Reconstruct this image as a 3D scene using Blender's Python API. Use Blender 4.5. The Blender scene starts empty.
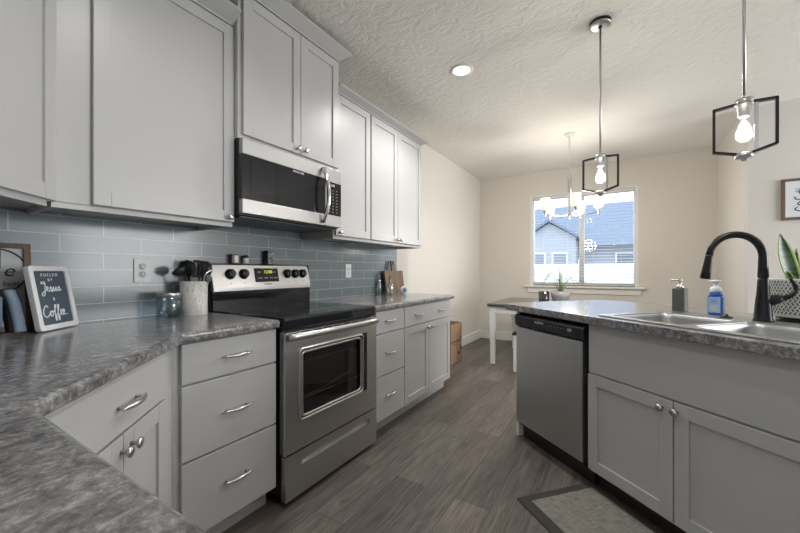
import bpy, bmesh, math, random
from mathutils import Vector, Matrix
random.seed(7)
PI = math.pi
S = bpy.context.scene
COL = S.collection

# ------------------------------------------------------------------ camera, world, light, exposure
EYE = 1.1604
YAW = 0.5594
cam = bpy.data.cameras.new('camera')
cam.sensor_width = 36.0
cam.lens = 36.0 * 350.83 / 800.0
cam.shift_y = (270.8 - 266.5) / 800.0
cam.clip_start = 0.05
camo = bpy.data.objects.new('camera', cam)
COL.objects.link(camo)
camo.location = (0, 0, EYE)
camo.rotation_euler = (PI / 2, 0, YAW)
S.camera = camo

w = bpy.data.worlds.new('sky')
S.world = w
w.use_nodes = True
wn = w.node_tree
bg = wn.nodes['Background']
bg.inputs[0].default_value = (0.88, 0.94, 1.0, 1)
bg.inputs[1].default_value = 3.2


def area(name, loc, rot, sx, sy, power, color=(1, 1, 1)):
    l = bpy.data.lights.new(name, 'AREA')
    l.shape = 'RECTANGLE'
    l.size, l.size_y = sx, sy
    l.energy = power
    l.color = color
    o = bpy.data.objects.new(name, l)
    COL.objects.link(o)
    o.location = loc
    o.rotation_euler = rot
    return o


# daylight from unseen windows on the right, plus an added fill behind the camera
area('daylight_side_windows', (4.38, 3.35, 1.55), (PI / 2, 0, PI / 2), 2.3, 1.7, 76, (1.0, 0.985, 0.955))
area('back_fill', (1.6, -3.9, 1.5), (PI / 2, 0, 0), 2.4, 1.6, 6, (0.93, 0.97, 1.0))  # added fill, the back wall has no window

S.view_settings.view_transform = 'Standard'
S.view_settings.look = 'None'
S.view_settings.gamma = 1
S.view_settings.use_curve_mapping = False
S.view_settings.exposure = 0.14


# ------------------------------------------------------------------ materials
def mat(name, color=(0.8, 0.8, 0.8), rough=0.5, metal=0.0, **kw):
    m = bpy.data.materials.new(name)
    m.use_nodes = True
    b = m.node_tree.nodes['Principled BSDF']
    b.inputs['Base Color'].default_value = (*color, 1)
    b.inputs['Roughness'].default_value = rough
    b.inputs['Metallic'].default_value = metal
    for k, v in kw.items():
        b.inputs[k].default_value = v
    return m


class NT:
    def __init__(self, m):
        self.t = m.node_tree
        self.b = self.t.nodes['Principled BSDF']

    def n(self, typ, **kw):
        nd = self.t.nodes.new(typ)
        for k, v in kw.items():
            if k in nd.inputs:
                nd.inputs[k].default_value = v
            else:
                setattr(nd, k, v)
        return nd

    def l(self, a, b):
        self.t.links.new(a, b)

    def coords(self, scale=(1, 1, 1), rot=(0, 0, 0), loc=(0, 0, 0)):
        tc = self.n('ShaderNodeTexCoord')
        mp = self.n('ShaderNodeMapping')
        mp.inputs['Scale'].default_value = scale
        mp.inputs['Rotation'].default_value = rot
        mp.inputs['Location'].default_value = loc
        self.l(tc.outputs['Object'], mp.inputs['Vector'])
        return mp.outputs['Vector']

    def noise(self, vec, scale, detail=4, rough=0.55, dist=0.0):
        nd = self.n('ShaderNodeTexNoise', Scale=scale, Detail=detail, Roughness=rough, Distortion=dist)
        self.l(vec, nd.inputs['Vector'])
        return nd.outputs['Fac']

    def ramp(self, fac, stops):
        nd = self.n('ShaderNodeValToRGB')
        cr = nd.color_ramp
        while len(cr.elements) < len(stops):
            cr.elements.new(0.5)
        for e, (p, c) in zip(cr.elements, stops):
            e.position = p
            e.color = (*c, 1) if len(c) == 3 else c
        self.l(fac, nd.inputs['Fac'])
        return nd.outputs['Color']

    def mix(self, fac, a, b, blend='MIX'):
        nd = self.n('ShaderNodeMix', data_type='RGBA', blend_type=blend)
        for sock, v in ((nd.inputs[0], fac), (nd.inputs[6], a), (nd.inputs[7], b)):
            if isinstance(v, (int, float)):
                sock.default_value = v
            elif isinstance(v, tuple):
                sock.default_value = (*v, 1) if len(v) == 3 else v
            else:
                self.l(v, sock)
        return nd.outputs[2]

    def bump(self, h, strength=0.3, dist=0.01):
        nd = self.n('ShaderNodeBump', Strength=strength, Distance=dist)
        self.l(h, nd.inputs['Height'])
        self.l(nd.outputs['Normal'], self.b.inputs['Normal'])

    def color(self, c):
        self.l(c, self.b.inputs['Base Color'])


M = {}
M['cabinet'] = mat('cabinet_paint', (0.468, 0.472, 0.478), 0.36)
M['cabinet_in'] = mat('cabinet_underside', (0.36, 0.35, 0.335), 0.6)
M['toe'] = mat('toe_kick_paint', (0.50, 0.50, 0.49), 0.5)
M['trim'] = mat('white_trim_paint', (0.80, 0.79, 0.77), 0.4)
M['white'] = mat('white_paint', (0.78, 0.78, 0.77), 0.4)
M['nickel'] = mat('brushed_nickel', (0.55, 0.55, 0.56), 0.28, 1.0)
M['chrome'] = mat('polished_chrome', (0.78, 0.78, 0.80), 0.12, 1.0)
M['black'] = mat('black_plastic', (0.012, 0.012, 0.014), 0.35)
M['black_gloss'] = mat('black_enamel', (0.008, 0.009, 0.012), 0.08)
M['black_glass'] = mat('black_ceramic_glass', (0.008, 0.009, 0.012), 0.06)
M['black_metal'] = mat('matt_black_metal', (0.007, 0.007, 0.010), 0.30, 0.2)
M['navy_black'] = mat('dishwasher_black_panel', (0.013, 0.015, 0.025), 0.25)
M['dark_gap'] = mat('dark_recess', (0.01, 0.01, 0.01), 0.9)
M['paper'] = mat('white_card', (0.72, 0.75, 0.80), 0.7)
M['ink'] = mat('dark_ink', (0.03, 0.04, 0.06), 0.7)
M['chalk'] = mat('chalk_white', (0.80, 0.83, 0.86), 0.8)
M['slate'] = mat('slate_board', (0.062, 0.085, 0.115), 0.6)
M['display'] = mat('display_window', (0.006, 0.006, 0.007), 0.15)
M['white_plastic'] = mat('white_plastic', (0.72, 0.74, 0.77), 0.4)
M['slot'] = mat('socket_slot', (0.03, 0.03, 0.03), 0.6)
M['cream_metal'] = mat('cream_lamp_metal', (0.72, 0.69, 0.62), 0.3)
M['slateblue'] = mat('slate_blue_enamel', (0.10, 0.145, 0.21), 0.35)
M['grey_pump'] = mat('dispenser_grey', (0.075, 0.08, 0.078), 0.5)
M['blue_soap'] = mat('blue_liquid_bottle', (0.04, 0.13, 0.50), 0.15)
M['label'] = mat('pale_blue_label', (0.30, 0.46, 0.78), 0.5)
M['lime'] = mat('pale_lime_mark', (0.45, 0.55, 0.42), 0.5)
M['soil'] = mat('potting_soil', (0.03, 0.022, 0.016), 0.95)
M['greyceramic'] = mat('grey_ceramic', (0.30, 0.30, 0.31), 0.5)
M['fence'] = mat('white_vinyl_fence', (0.62, 0.65, 0.68), 0.5)
M['gravel'] = mat('outside_gravel', (0.42, 0.40, 0.37), 0.9)
M['siding'] = mat('pale_siding', (0.30, 0.34, 0.40), 0.7)
M['roofing'] = mat('blue_grey_shingle', (0.13, 0.175, 0.24), 0.8)
M['house_glass'] = mat('house_window_glass', (0.16, 0.20, 0.26), 0.1)
M['pepper'] = mat('pepper_brown', (0.09, 0.065, 0.05), 0.4)
M['salt'] = mat('salt_white', (0.72, 0.70, 0.68), 0.4)
M['sponge_blue'] = mat('teal_blue', (0.06, 0.20, 0.30), 0.5)
M['tabletop'] = mat('grey_brown_tabletop', (0.17, 0.155, 0.14), 0.35)
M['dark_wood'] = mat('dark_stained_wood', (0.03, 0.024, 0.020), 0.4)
M['twine'] = mat('mat_border', (0.060, 0.054, 0.047), 0.9)


def emis(name, color, strength, base=(0.8, 0.8, 0.8)):
    m = mat(name, base, 0.4)
    b = m.node_tree.nodes['Principled BSDF']
    b.inputs['Emission Color'].default_value = (*color, 1)
    b.inputs['Emission Strength'].default_value = strength
    return m


M['digits'] = emis('lit_digits', (0.75, 0.85, 0.10), 0.9, (0.1, 0.1, 0.02))
M['can_lens'] = emis('downlight_lens', (1.0, 0.97, 0.92), 9.0)
M['filament'] = emis('lit_filament', (1.0, 0.95, 0.86), 6.0)
M['shade_glass'] = emis('lit_frosted_glass', (1.0, 0.90, 0.74), 0.55, (0.85, 0.84, 0.80))


def glass(name, color, rough=0.02, mixf=0.15, tint=(1, 1, 1)):
    m = bpy.data.materials.new(name)
    m.use_nodes = True
    t = m.node_tree
    t.nodes.clear()
    out = t.nodes.new('ShaderNodeOutputMaterial')
    mx = t.nodes.new('ShaderNodeMixShader')
    tr = t.nodes.new('ShaderNodeBsdfTransparent')
    tr.inputs[0].default_value = (*tint, 1)
    gl = t.nodes.new('ShaderNodeBsdfGlossy')
    gl.inputs[0].default_value = (*color, 1)
    gl.inputs['Roughness'].default_value = rough
    mx.inputs[0].default_value = mixf
    t.links.new(tr.outputs[0], mx.inputs[1])
    t.links.new(gl.outputs[0], mx.inputs[2])
    t.links.new(mx.outputs[0], out.inputs[0])
    return m


M['pane'] = glass('window_pane', (1, 1, 1), 0.0, 0.012, (0.97, 0.98, 1.0))
M['bulb_glass'] = glass('clear_bulb_glass', (1, 1, 1), 0.02, 0.12)
M['jar_glass'] = glass('jar_glass', (0.85, 0.92, 0.97), 0.03, 0.12, (0.86, 0.91, 0.94))
M['oven_glass'] = glass('oven_window', (0.9, 0.92, 0.95), 0.03, 0.05, (0.62, 0.61, 0.60))
M['bottle_glass'] = glass('bottle_glass', (0.9, 0.93, 0.95), 0.05, 0.30, (0.70, 0.72, 0.72))
M['smoke_glass'] = glass('smoked_glass', (0.8, 0.8, 0.85), 0.05, 0.15, (0.25, 0.24, 0.25))


def steel(name, color, rough, vertical=False, bump=0.003):
    m = mat(name, color, rough, 1.0)
    k = NT(m)
    v = k.coords((.5, .5, 300) if not vertical else (300, 300, .5))
    f = k.noise(v, 1.0, 3)
    r = k.ramp(f, [(0.3, (rough * 0.92,) * 3), (0.7, (rough * 1.08,) * 3)])
    k.l(r, k.b.inputs['Roughness'])
    k.bump(f, bump, 0.002)
    return m


M['steel'] = steel('brushed_stainless', (0.56, 0.56, 0.555), 0.30)
M['steel_lt'] = steel('bright_stainless', (0.54, 0.54, 0.545), 0.30, False, .003)
M['steel_dw'] = steel('vertical_brushed_stainless', (0.60, 0.605, 0.61), 0.38, True)
M['sink_steel'] = steel('sink_stainless', (0.50, 0.51, 0.52), 0.36)

M['steel_mw'] = steel('soft_stainless', (0.40, 0.40, 0.405), 0.42, False, .002)

# wall, ceiling
m = mat('beige_wall_paint', (0.69, 0.66, 0.612), 0.8)
k = NT(m); k.bump(k.noise(k.coords(), 60, 3), 0.10, 0.004); M['wall'] = m
m = mat('shaded_beige_wall_paint', (0.64, 0.62, 0.585), 0.8)  # same beige paint, with the dimmer light on the right wall put into its colour
k = NT(m); k.bump(k.noise(k.coords(), 60, 3), 0.10, 0.004); M['wall_shaded'] = m
m = mat('knockdown_ceiling', (0.80, 0.785, 0.75), 0.85)
k = NT(m)
v = k.coords((1, 1.5, 1), (0, 0, 0.5))
f1 = k.ramp(k.noise(v, 6, 3, 0.6, 1.2), [(0.44, (0, 0, 0)), (0.52, (1, 1, 1))])
f2 = k.ramp(k.noise(v, 13, 4, 0.6, 0.8), [(0.45, (0, 0, 0)), (0.55, (1, 1, 1))])
k.bump(k.mix(0.5, f1, f2), 0.42, 0.012)
M['ceiling'] = m

# floor planks running along the range wall (Y)
m = mat('grey_brown_vinyl_plank', (0.2, 0.18, 0.16), 0.36)
k = NT(m)
v = k.coords((1, 1, 1), (0, 0, PI / 2))
br = k.n('ShaderNodeTexBrick', Scale=1.0)
br.offset = 0.37
br.inputs['Brick Width'].default_value = 1.22
br.inputs['Row Height'].default_value = 0.178
br.inputs['Mortar Size'].default_value = 0.0016
br.inputs['Mortar Smooth'].default_value = 0.3
br.inputs['Bias'].default_value = 0.0
br.inputs['Color1'].default_value = (0.100, 0.088, 0.081, 1)
br.inputs['Color2'].default_value = (0.185, 0.166, 0.152, 1)
br.inputs['Mortar'].default_value = (0.03, 0.025, 0.022, 1)
k.l(v, br.inputs['Vector'])
g1 = k.noise(k.coords((16, 1.5, 1)), 2.0, 7, 0.70, 1.6)
g2 = k.noise(k.coords((70, 2.0, 1)), 2.0, 4, 0.6)
g3 = k.noise(k.coords((5, 1.2, 1)), 1.2, 3)
c = k.mix(0.75, br.outputs['Color'], k.ramp(g1, [(0.32, (0.34, 0.31, 0.30)), (0.46, (0.85, 0.83, 0.82)), (0.54, (1.05, 1.04, 1.03)), (0.68, (1.5, 1.46, 1.43))]), 'MULTIPLY')
c = k.mix(0.55, c, k.ramp(g2, [(0.35, (0.40, 0.39, 0.39)), (0.60, (1.25, 1.25, 1.25))]), 'MULTIPLY')
c = k.mix(0.5, c, k.ramp(g3, [(0.35, (0.7, 0.7, 0.72)), (0.7, (1.2, 1.17, 1.13))]), 'MULTIPLY')
k.color(c)
k.bump(k.mix(0.5, br.outputs['Fac'], g1), 0.12, 0.002)
M['floor'] = m

# laminate worktop
m = mat('granite_look_laminate', (0.25, 0.23, 0.22), 0.17)
k = NT(m)
v = k.coords((1, 1, 1), (0, 0, 0.5))
n1 = k.noise(k.coords((8, 3.4, 5), (0, 0, 0.95)), 4.2, 8, 0.72, 1.8)
n2 = k.noise(v, 70, 5, 0.75, 0.6)
n3 = k.noise(v, 26, 5, 0.65, 0.8)
c = k.ramp(n1, [(0.30, (0.085, 0.084, 0.088)), (0.44, (0.165, 0.163, 0.168)), (0.56, (0.235, 0.232, 0.236)), (0.72, (0.37, 0.365, 0.365))])
c = k.mix(0.65, c, k.ramp(n3, [(0.36, (0.40, 0.40, 0.41)), (0.58, (1.25, 1.25, 1.25))]), 'MULTIPLY')
c = k.mix(0.6, c, k.ramp(n2, [(0.34, (0.22, 0.22, 0.23)), (0.5, (1.0, 1.0, 1.0)), (0.66, (2.1, 2.1, 2.1))]), 'MULTIPLY')
k.color(c)
k.b.inputs['Coat Weight'].default_value = 0.28
k.b.inputs['Coat Roughness'].default_value = 0.20
M['laminate'] = m

# backsplash tile: 303 x 77.5 mm, running bond, on a wall whose plane is Y-Z
m = mat('blue_grey_subway_tile', (0.3, 0.36, 0.4), 0.16)
k = NT(m)
tc = k.n('ShaderNodeTexCoord')
sep = k.n('ShaderNodeSeparateXYZ'); k.l(tc.outputs['Object'], sep.inputs[0])
com = k.n('ShaderNodeCombineXYZ')
ax = k.n('ShaderNodeMath', operation='ADD'); k.l(sep.outputs['Y'], ax.inputs[0]); ax.inputs[1].default_value = -0.201 + 3.035
az = k.n('ShaderNodeMath', operation='ADD'); k.l(sep.outputs['Z'], az.inputs[0]); az.inputs[1].default_value = -0.8545
k.l(ax.outputs[0], com.inputs['X']); k.l(az.outputs[0], com.inputs['Y'])
br = k.n('ShaderNodeTexBrick', Scale=1.0)
br.offset = 0.5
br.inputs['Brick Width'].default_value = 0.3035
br.inputs['Row Height'].default_value = 0.0775
br.inputs['Mortar Size'].default_value = 0.0016
br.inputs['Mortar Smooth'].default_value = 0.15
br.inputs['Color1'].default_value = (0.160, 0.195, 0.212, 1)
br.inputs['Color2'].default_value = (0.195, 0.233, 0.252, 1)
br.inputs['Mortar'].default_value = (0.48, 0.52, 0.54, 1)
k.l(com.outputs[0], br.inputs['Vector'])
sm = k.noise(k.coords((1, 4, 16)), 2.2, 4, 0.6, 0.6)
k.color(k.mix(0.45, br.outputs['Color'], k.ramp(sm, [(0.3, (0.80, 0.81, 0.82)), (0.7, (1.12, 1.12, 1.12))]), 'MULTIPLY'))
k.bump(br.outputs['Fac'], -0.25, 0.002)
M['tile'] = m


def wood(name, dark, light, rough=0.5, sc=(30, 30, 2.5)):
    m = mat(name, light, rough)
    k = NT(m)
    f = k.noise(k.coords(sc), 1.6, 5, 0.6, 0.8)
    k.color(k.ramp(f, [(0.3, dark), (0.7, light)]))
    return m


M['board_wood'] = wood('walnut_board', (0.10, 0.052, 0.022), (0.24, 0.135, 0.062))
M['frame_wood'] = wood('brown_frame_wood', (0.07, 0.042, 0.028), (0.19, 0.12, 0.078))
M['shiplap'] = mat('whitewashed_board', (0.60, 0.62, 0.64), 0.7)
M['card'] = wood('corrugated_cardboard', (0.27, 0.165, 0.10), (0.34, 0.215, 0.135), 0.85, (3, 3, 3))
M['card_in'] = mat('cardboard_inside', (0.15, 0.085, 0.055), 0.9)

m = mat('woven_mat', (0.23, 0.22, 0.19), 0.9)
k = NT(m)
a1 = k.noise(k.coords((160, 8, 1)), 2.0, 3)
a2 = k.noise(k.coords((8, 160, 1)), 2.0, 3)
k.color(k.ramp(k.mix(0.5, a1, a2), [(0.36, (0.12, 0.115, 0.10)), (0.62, (0.36, 0.345, 0.31))]))
k.bump(k.mix(0.5, a1, a2), 0.3, 0.003)
M['mat_weave'] = m

m = mat('marbled_white_ceramic', (0.7, 0.7, 0.68), 0.3)
k = NT(m)
f = k.noise(k.coords((1, 1, 0.35)), 16, 4, 0.6, 2.5)
k.color(k.ramp(f, [(0.0, (0.66, 0.655, 0.64)), (0.485, (0.66, 0.655, 0.64)), (0.5, (0.10, 0.10, 0.10)), (0.512, (0.66, 0.655, 0.64)), (1, (0.70, 0.695, 0.68))]))
M['marble'] = m

m = mat('ribbed_sage_planter', (0.72, 0.75, 0.71), 0.6)
M['planter'] = m
M['planter_groove'] = mat('planter_dark_groove', (0.07, 0.085, 0.08), 0.8)

m = mat('snake_plant_leaf', (0.03, 0.10, 0.03), 0.35)
k = NT(m)
f = k.noise(k.coords((3, 3, 38)), 1.3, 3, 0.5, 1.0)
k.color(k.ramp(f, [(0.45, (0.014, 0.050, 0.018)), (0.66, (0.07, 0.17, 0.045))]))
M['leaf'] = m
M['leaf_edge'] = mat('yellow_green_leaf_margin', (0.30, 0.42, 0.10), 0.4)
M['spider_leaf'] = mat('pale_green_leaf', (0.16, 0.22, 0.13), 0.45)

m = mat('floral_tin_print', (0.02, 0.02, 0.022), 0.35)
k = NT(m)
f = k.noise(k.coords(), 95, 3, 0.6, 1.0)
k.color(k.ramp(f, [(0.5, (0.015, 0.015, 0.018)), (0.54, (0.50, 0.48, 0.38)), (0.62, (0.10, 0.16, 0.20)), (0.7, (0.55, 0.52, 0.48))]))
M['floral'] = m


# ------------------------------------------------------------------ mesh helpers
class MB:
    def __init__(self):
        self.bm = bmesh.new()

    def _mark(self, verts, mi):
        fs = set()
        for v in verts:
            fs.update(v.link_faces)
        for f in fs:
            f.material_index = mi

    def box(self, x0, x1, y0, y1, z0, z1, mi=0, bev=0.0, rot=None):
        r = bmesh.ops.create_cube(self.bm, size=1)
        vs = r['verts']
        bmesh.ops.scale(self.bm, vec=(x1 - x0, y1 - y0, z1 - z0), verts=vs)
        bmesh.ops.translate(self.bm, vec=((x0 + x1) / 2, (y0 + y1) / 2, (z0 + z1) / 2), verts=vs)
        if rot is not None:
            bmesh.ops.transform(self.bm, matrix=rot, verts=vs)
        self._mark(vs, mi)
        if bev > 0:
            es = list({e for v in vs for e in v.link_edges})
            r2 = bmesh.ops.bevel(self.bm, geom=es, offset=bev, segments=2, profile=0.5, affect='EDGES', clamp_overlap=True)
            for f in r2['faces']:
                f.material_index = mi
        return self

    def lathe(self, prof, c=(0, 0, 0), axis=(0, 0, 1), n=24, mi=0, cap=True):
        q = Vector((0, 0, 1)).rotation_difference(Vector(axis).normalized())
        c = Vector(c)
        rings = []
        for r, z in prof:
            if r < 1e-6:
                rings.append([self.bm.verts.new(c + q @ Vector((0, 0, z)))])
            else:
                rings.append([self.bm.verts.new(c + q @ Vector((r * math.cos(2 * PI * i / n), r * math.sin(2 * PI * i / n), z))) for i in range(n)])
        fs = []
        for a, b in zip(rings, rings[1:]):
            for i in range(n):
                j = (i + 1) % n
                if len(a) == 1 and len(b) == 1:
                    continue
                if len(a) == 1:
                    f = self.bm.faces.new((a[0], b[j], b[i]))
                elif len(b) == 1:
                    f = self.bm.faces.new((a[i], a[j], b[0]))
                else:
                    f = self.bm.faces.new((a[i], a[j], b[j], b[i]))
                f.smooth = True
                fs.append(f)
        if cap:
            if len(rings[0]) > 1:
                fs.append(self.bm.faces.new(list(reversed(rings[0]))))
            if len(rings[-1]) > 1:
                fs.append(self.bm.faces.new(rings[-1]))
        for f in fs:
            f.material_index = mi
        return self

    def cyl(self, p0, p1, r, r1=None, n=16, mi=0):
        p0, p1 = Vector(p0), Vector(p1)
        L = (p1 - p0).length
        return self.lathe([(r, 0), (r if r1 is None else r1, L)], p0, p1 - p0, n, mi)

    def tube(self, pts, r, n=10, mi=0, closed=False, flat=None):
        pts = [Vector(p) for p in pts]
        rs = r if isinstance(r, (list, tuple)) else [r] * len(pts)
        m_ = len(pts)
        rings = []
        up = None
        for i, p in enumerate(pts):
            if closed:
                t = pts[(i + 1) % m_] - pts[i - 1]
            else:
                t = pts[min(i + 1, m_ - 1)] - pts[max(i - 1, 0)]
            t.normalize()
            if up is None:
                up = Vector((0, 0, 1)) if abs(t.z) < 0.9 else Vector((1, 0, 0))
            s = t.cross(up)
            if s.length < 1e-6:
                s = t.orthogonal()
            s.normalize()
            up = s.cross(t).normalized()
            fx, fy = flat or (1, 1)
            rings.append([self.bm.verts.new(p + rs[i] * (fx * math.cos(2 * PI * k_ / n) * s + fy * math.sin(2 * PI * k_ / n) * up)) for k_ in range(n)])
        pairs = list(zip(rings, rings[1:])) + ([(rings[-1], rings[0])] if closed else [])
        for a, b in pairs:
            for i in range(n):
                j = (i + 1) % n
                f = self.bm.faces.new((a[i], a[j], b[j], b[i]))
                f.smooth = True
                f.material_index = mi
        if not closed:
            for rg in (list(reversed(rings[0])), rings[-1]):
                f = self.bm.faces.new(rg)
                f.material_index = mi
        return self

    def prism(self, poly, z0, z1, mi=0, holes=()):
        """polygon in XY extruded in z, with optional holes"""
        bm2 = bmesh.new()
        es = []
        for lp in [poly] + list(holes):
            vs = [bm2.verts.new((x, y, z0)) for x, y in lp]
            es += [bm2.edges.new((vs[i], vs[(i + 1) % len(vs)])) for i in range(len(vs))]
        if holes:
            bmesh.ops.triangle_fill(bm2, use_beauty=True, use_dissolve=False, edges=es)
        else:
            bm2.faces.new(bm2.verts)
        fs = list(bm2.faces)
        r = bmesh.ops.extrude_face_region(bm2, geom=fs)
        bmesh.ops.translate(bm2, vec=(0, 0, z1 - z0), verts=[g for g in r['geom'] if isinstance(g, bmesh.types.BMVert)])
        bmesh.ops.recalc_face_normals(bm2, faces=bm2.faces)
        for f in bm2.faces:
            f.material_index = mi
        me = bpy.data.meshes.new('tmp')
        bm2.to_mesh(me)
        bm2.free()
        self.bm.from_mesh(me)
        bpy.data.meshes.remove(me)
        return self

    def quad(self, *ps, mi=0):
        f = self.bm.faces.new([self.bm.verts.new(p) for p in ps])
        f.material_index = mi
        return self

    def xform(self, mtx):
        bmesh.ops.transform(self.bm, matrix=mtx, verts=self.bm.verts)
        return self

    def done(self, name, mats, parent=None, bevel=0.0, seg=2, smooth=False, recalc=True, subsurf=0):
        if recalc:
            bmesh.ops.recalc_face_normals(self.bm, faces=self.bm.faces)
        me = bpy.data.meshes.new(name)
        self.bm.to_mesh(me)
        self.bm.free()
        for m_ in (mats if isinstance(mats, (list, tuple)) else [mats]):
            me.materials.append(M[m_] if isinstance(m_, str) else m_)
        if smooth:
            for p in me.polygons:
                p.use_smooth = True
        o = bpy.data.objects.new(name, me)
        COL.objects.link(o)
        if parent is not None:
            o.parent = parent
        if bevel > 0:
            md = o.modifiers.new('bevel', 'BEVEL')
            md.width = bevel
            md.segments = seg
            md.limit_method = 'ANGLE'
            md.angle_limit = math.radians(40)
            md.harden_normals = False
        if subsurf:
            md = o.modifiers.new('sub', 'SUBSURF')
            md.levels = md.render_levels = subsurf
        return o


def tag(o, label, cat, group=None, kind=None):
    o['label'] = label
    o['category'] = cat
    if group:
        o['group'] = group
    if kind:
        o['kind'] = kind
    return o


def thing(name, label, cat, loc=(0, 0, 0), rz=0.0, group=None):
    o = bpy.data.objects.new(name, None)
    o.empty_display_size = 0.1
    COL.objects.link(o)
    o.location = loc
    o.rotation_euler = (0, 0, rz)
    return tag(o, label, cat, group)


def struct(name, mb, mats, **kw):
    o = mb.done(name, mats, **kw)
    o['kind'] = 'structure'
    return o


def copy_tree(o, parent=None):
    c = o.copy()
    COL.objects.link(c)
    c.parent = parent
    for ch in list(o.children):
        copy_tree(ch, c)
    return c


def lettering(text, size, mats, parent, loc, rot, name='lettering', shear=0.0, align='CENTER', extrude=0.0006):
    cu = bpy.data.curves.new('t', 'FONT')
    cu.body = text
    cu.size = size
    cu.shear = shear
    cu.extrude = extrude
    cu.align_x = align
    cu.align_y = 'CENTER'
    to = bpy.data.objects.new('t', cu)
    COL.objects.link(to)
    dg = bpy.context.evaluated_depsgraph_get()
    me = bpy.data.meshes.new_from_object(to.evaluated_get(dg))
    bpy.data.objects.remove(to)
    bpy.data.curves.remove(cu)
    me.materials.clear()
    me.materials.append(M[mats])
    o = bpy.data.objects.new(name, me)
    COL.objects.link(o)
    o.parent = parent
    o.location = loc
    o.rotation_euler = rot
    return o


def smooth_path(pts, per=6):
    """Catmull-Rom through the points"""
    P = [Vector(p) for p in pts]
    out = []
    for i in range(len(P) - 1):
        p0, p1, p2, p3 = P[max(i - 1, 0)], P[i], P[i + 1], P[min(i + 2, len(P) - 1)]
        for s in range(per):
            t = s / per
            out.append(0.5 * ((2 * p1) + (p2 - p0) * t + (2 * p0 - 5 * p1 + 4 * p2 - p3) * t * t + (3 * p1 - p0 - 3 * p2 + p3) * t ** 3))
    out.append(P[-1])
    return out


# ------------------------------------------------------------------ room shell
XW, TILE, YF, CEIL = -2.057, -2.049, 5.92, 2.74
XR, YR = 1.05, 4.66          # corner where the far wall comes forward
XE, YB = 4.5, -4.0           # room edges outside the view

struct('floor', MB().box(XW - .1, XE, YB, YF + .1, -0.05, 0), 'floor')
struct('ceiling', MB().box(XW - .1, XE, YB, YF + .1, CEIL, CEIL + .1), 'ceiling')
struct('wall_left', MB().box(XW - .12, XW, -0.46, YF, 0, CEIL), 'wall')
WX0, WX1, WZ0, WZ1 = -1.228, 0.223, 0.93, 2.35
mb = MB()
mb.box(XW - .12, WX0, YF, YF + .14, 0, CEIL).box(WX1, XR + .12, YF, YF + .14, 0, CEIL)
mb.box(WX0, WX1, YF, YF + .14, 0, WZ0).box(WX0, WX1, YF, YF + .14, WZ1, CEIL)
struct('wall_far', mb, 'wall')
struct('wall_return', MB().box(XR, XR + .12, YR + .12, YF, 0, CEIL), 'wall')
struct('wall_right', MB().box(XR, XE, YR, YR + .12, 0, CEIL), 'wall_shaded')
struct('wall_near', MB().box(XW - .12, -0.25, -0.58, -0.46, 0, CEIL), 'wall')
mb = MB()
mb.box(XE, XE + .12, YB, 1.3, 0, CEIL).box(XE, XE + .12, 4.5, YR, 0, CEIL).box(XE, XE + .12, 1.3, 4.5, 0, 0.7).box(XE, XE + .12, 1.3, 4.5, 2.4, CEIL)
struct('wall_side', mb, 'wall')
mb = MB()
mb.box(-2.2, XE, YB - .12, YB, 0, CEIL)
struct('wall_back', mb, 'wall')

# baseboards
BB = 0.14
struct('baseboard_left', MB().box(XW, XW + .014, 3.23, YF, 0, BB), 'trim', bevel=.003)
struct('baseboard_far', MB().box(XW + .014, XR, YF - .014, YF, 0, BB), 'trim', bevel=.003)
struct('baseboard_return', MB().box(XR - .014, XR, YR, YF - .014, 0, BB), 'trim', bevel=.003)

# tile backsplash on the range wall
struct('trim_1', MB().box(XW, TILE, -0.44, 3.205, 0.90, 1.415).box(XW, TILE, 1.106, 1.875, 1.4145, 1.50), 'tile')
bpy.data.objects['trim_1'].name = 'wall_backsplash'

# window
wf = bpy.data.objects.new('window_1', None); COL.objects.link(wf); wf['kind'] = 'structure'
fw_ = 0.055
mb = MB()
y0, y1 = YF + .062, YF + .125
for a, b, c_, d_ in ((WX0, WX0 + fw_, WZ0, WZ1), (WX1 - fw_, WX1, WZ0, WZ1), (WX0 + fw_, WX1 - fw_, WZ0, WZ0 + fw_), (WX0 + fw_, WX1 - fw_, WZ1 - fw_, WZ1)):
    mb.box(a, b, y0, y1, c_, d_)
mb.box(-0.525, -0.455, y0 + .005, y1 - .005, WZ0 + fw_, WZ1 - fw_)
mb.done('window_frame', 'white', wf, bevel=.003)
MB().box(WX0 + fw_ - .005, -0.52, YF + .09, YF + .096, WZ0 + fw_ - .005, WZ1 - fw_ + .005).done('pane', 'pane', wf)
MB().box(-0.46, WX1 - fw_ + .005, YF + .09, YF + .096, WZ0 + fw_ - .005, WZ1 - fw_ + .005).done('pane', 'pane', wf)
mb = MB()
for a, b, c_, d_ in ((WX0, WX0 + .044, WZ0, WZ1), (WX1 - .044, WX1, WZ0, WZ1), (WX0 + .044, WX1 - .044, WZ1 - .018, WZ1)):
    mb.box(a, b, YF + .001, YF + .062, c_, d_)
mb.done('jamb', 'white', wf)
MB().box(-1.30, 0.295, YF - .06, YF + .05, WZ0 - .028, WZ0).done('sill', 'trim', wf, bevel=.006)
mb = MB()
mb.prism([(-1.275, WZ0 - .028), (0.27, WZ0 - .028), (0.245, WZ0 - .115), (-1.25, WZ0 - .115)], 0, .018)
mb.xform(Matrix.Translation((0, YF, 0)) @ Matrix.Rotation(PI / 2, 4, 'X'))
mb.done('apron', 'trim', wf, bevel=.003)

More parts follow.
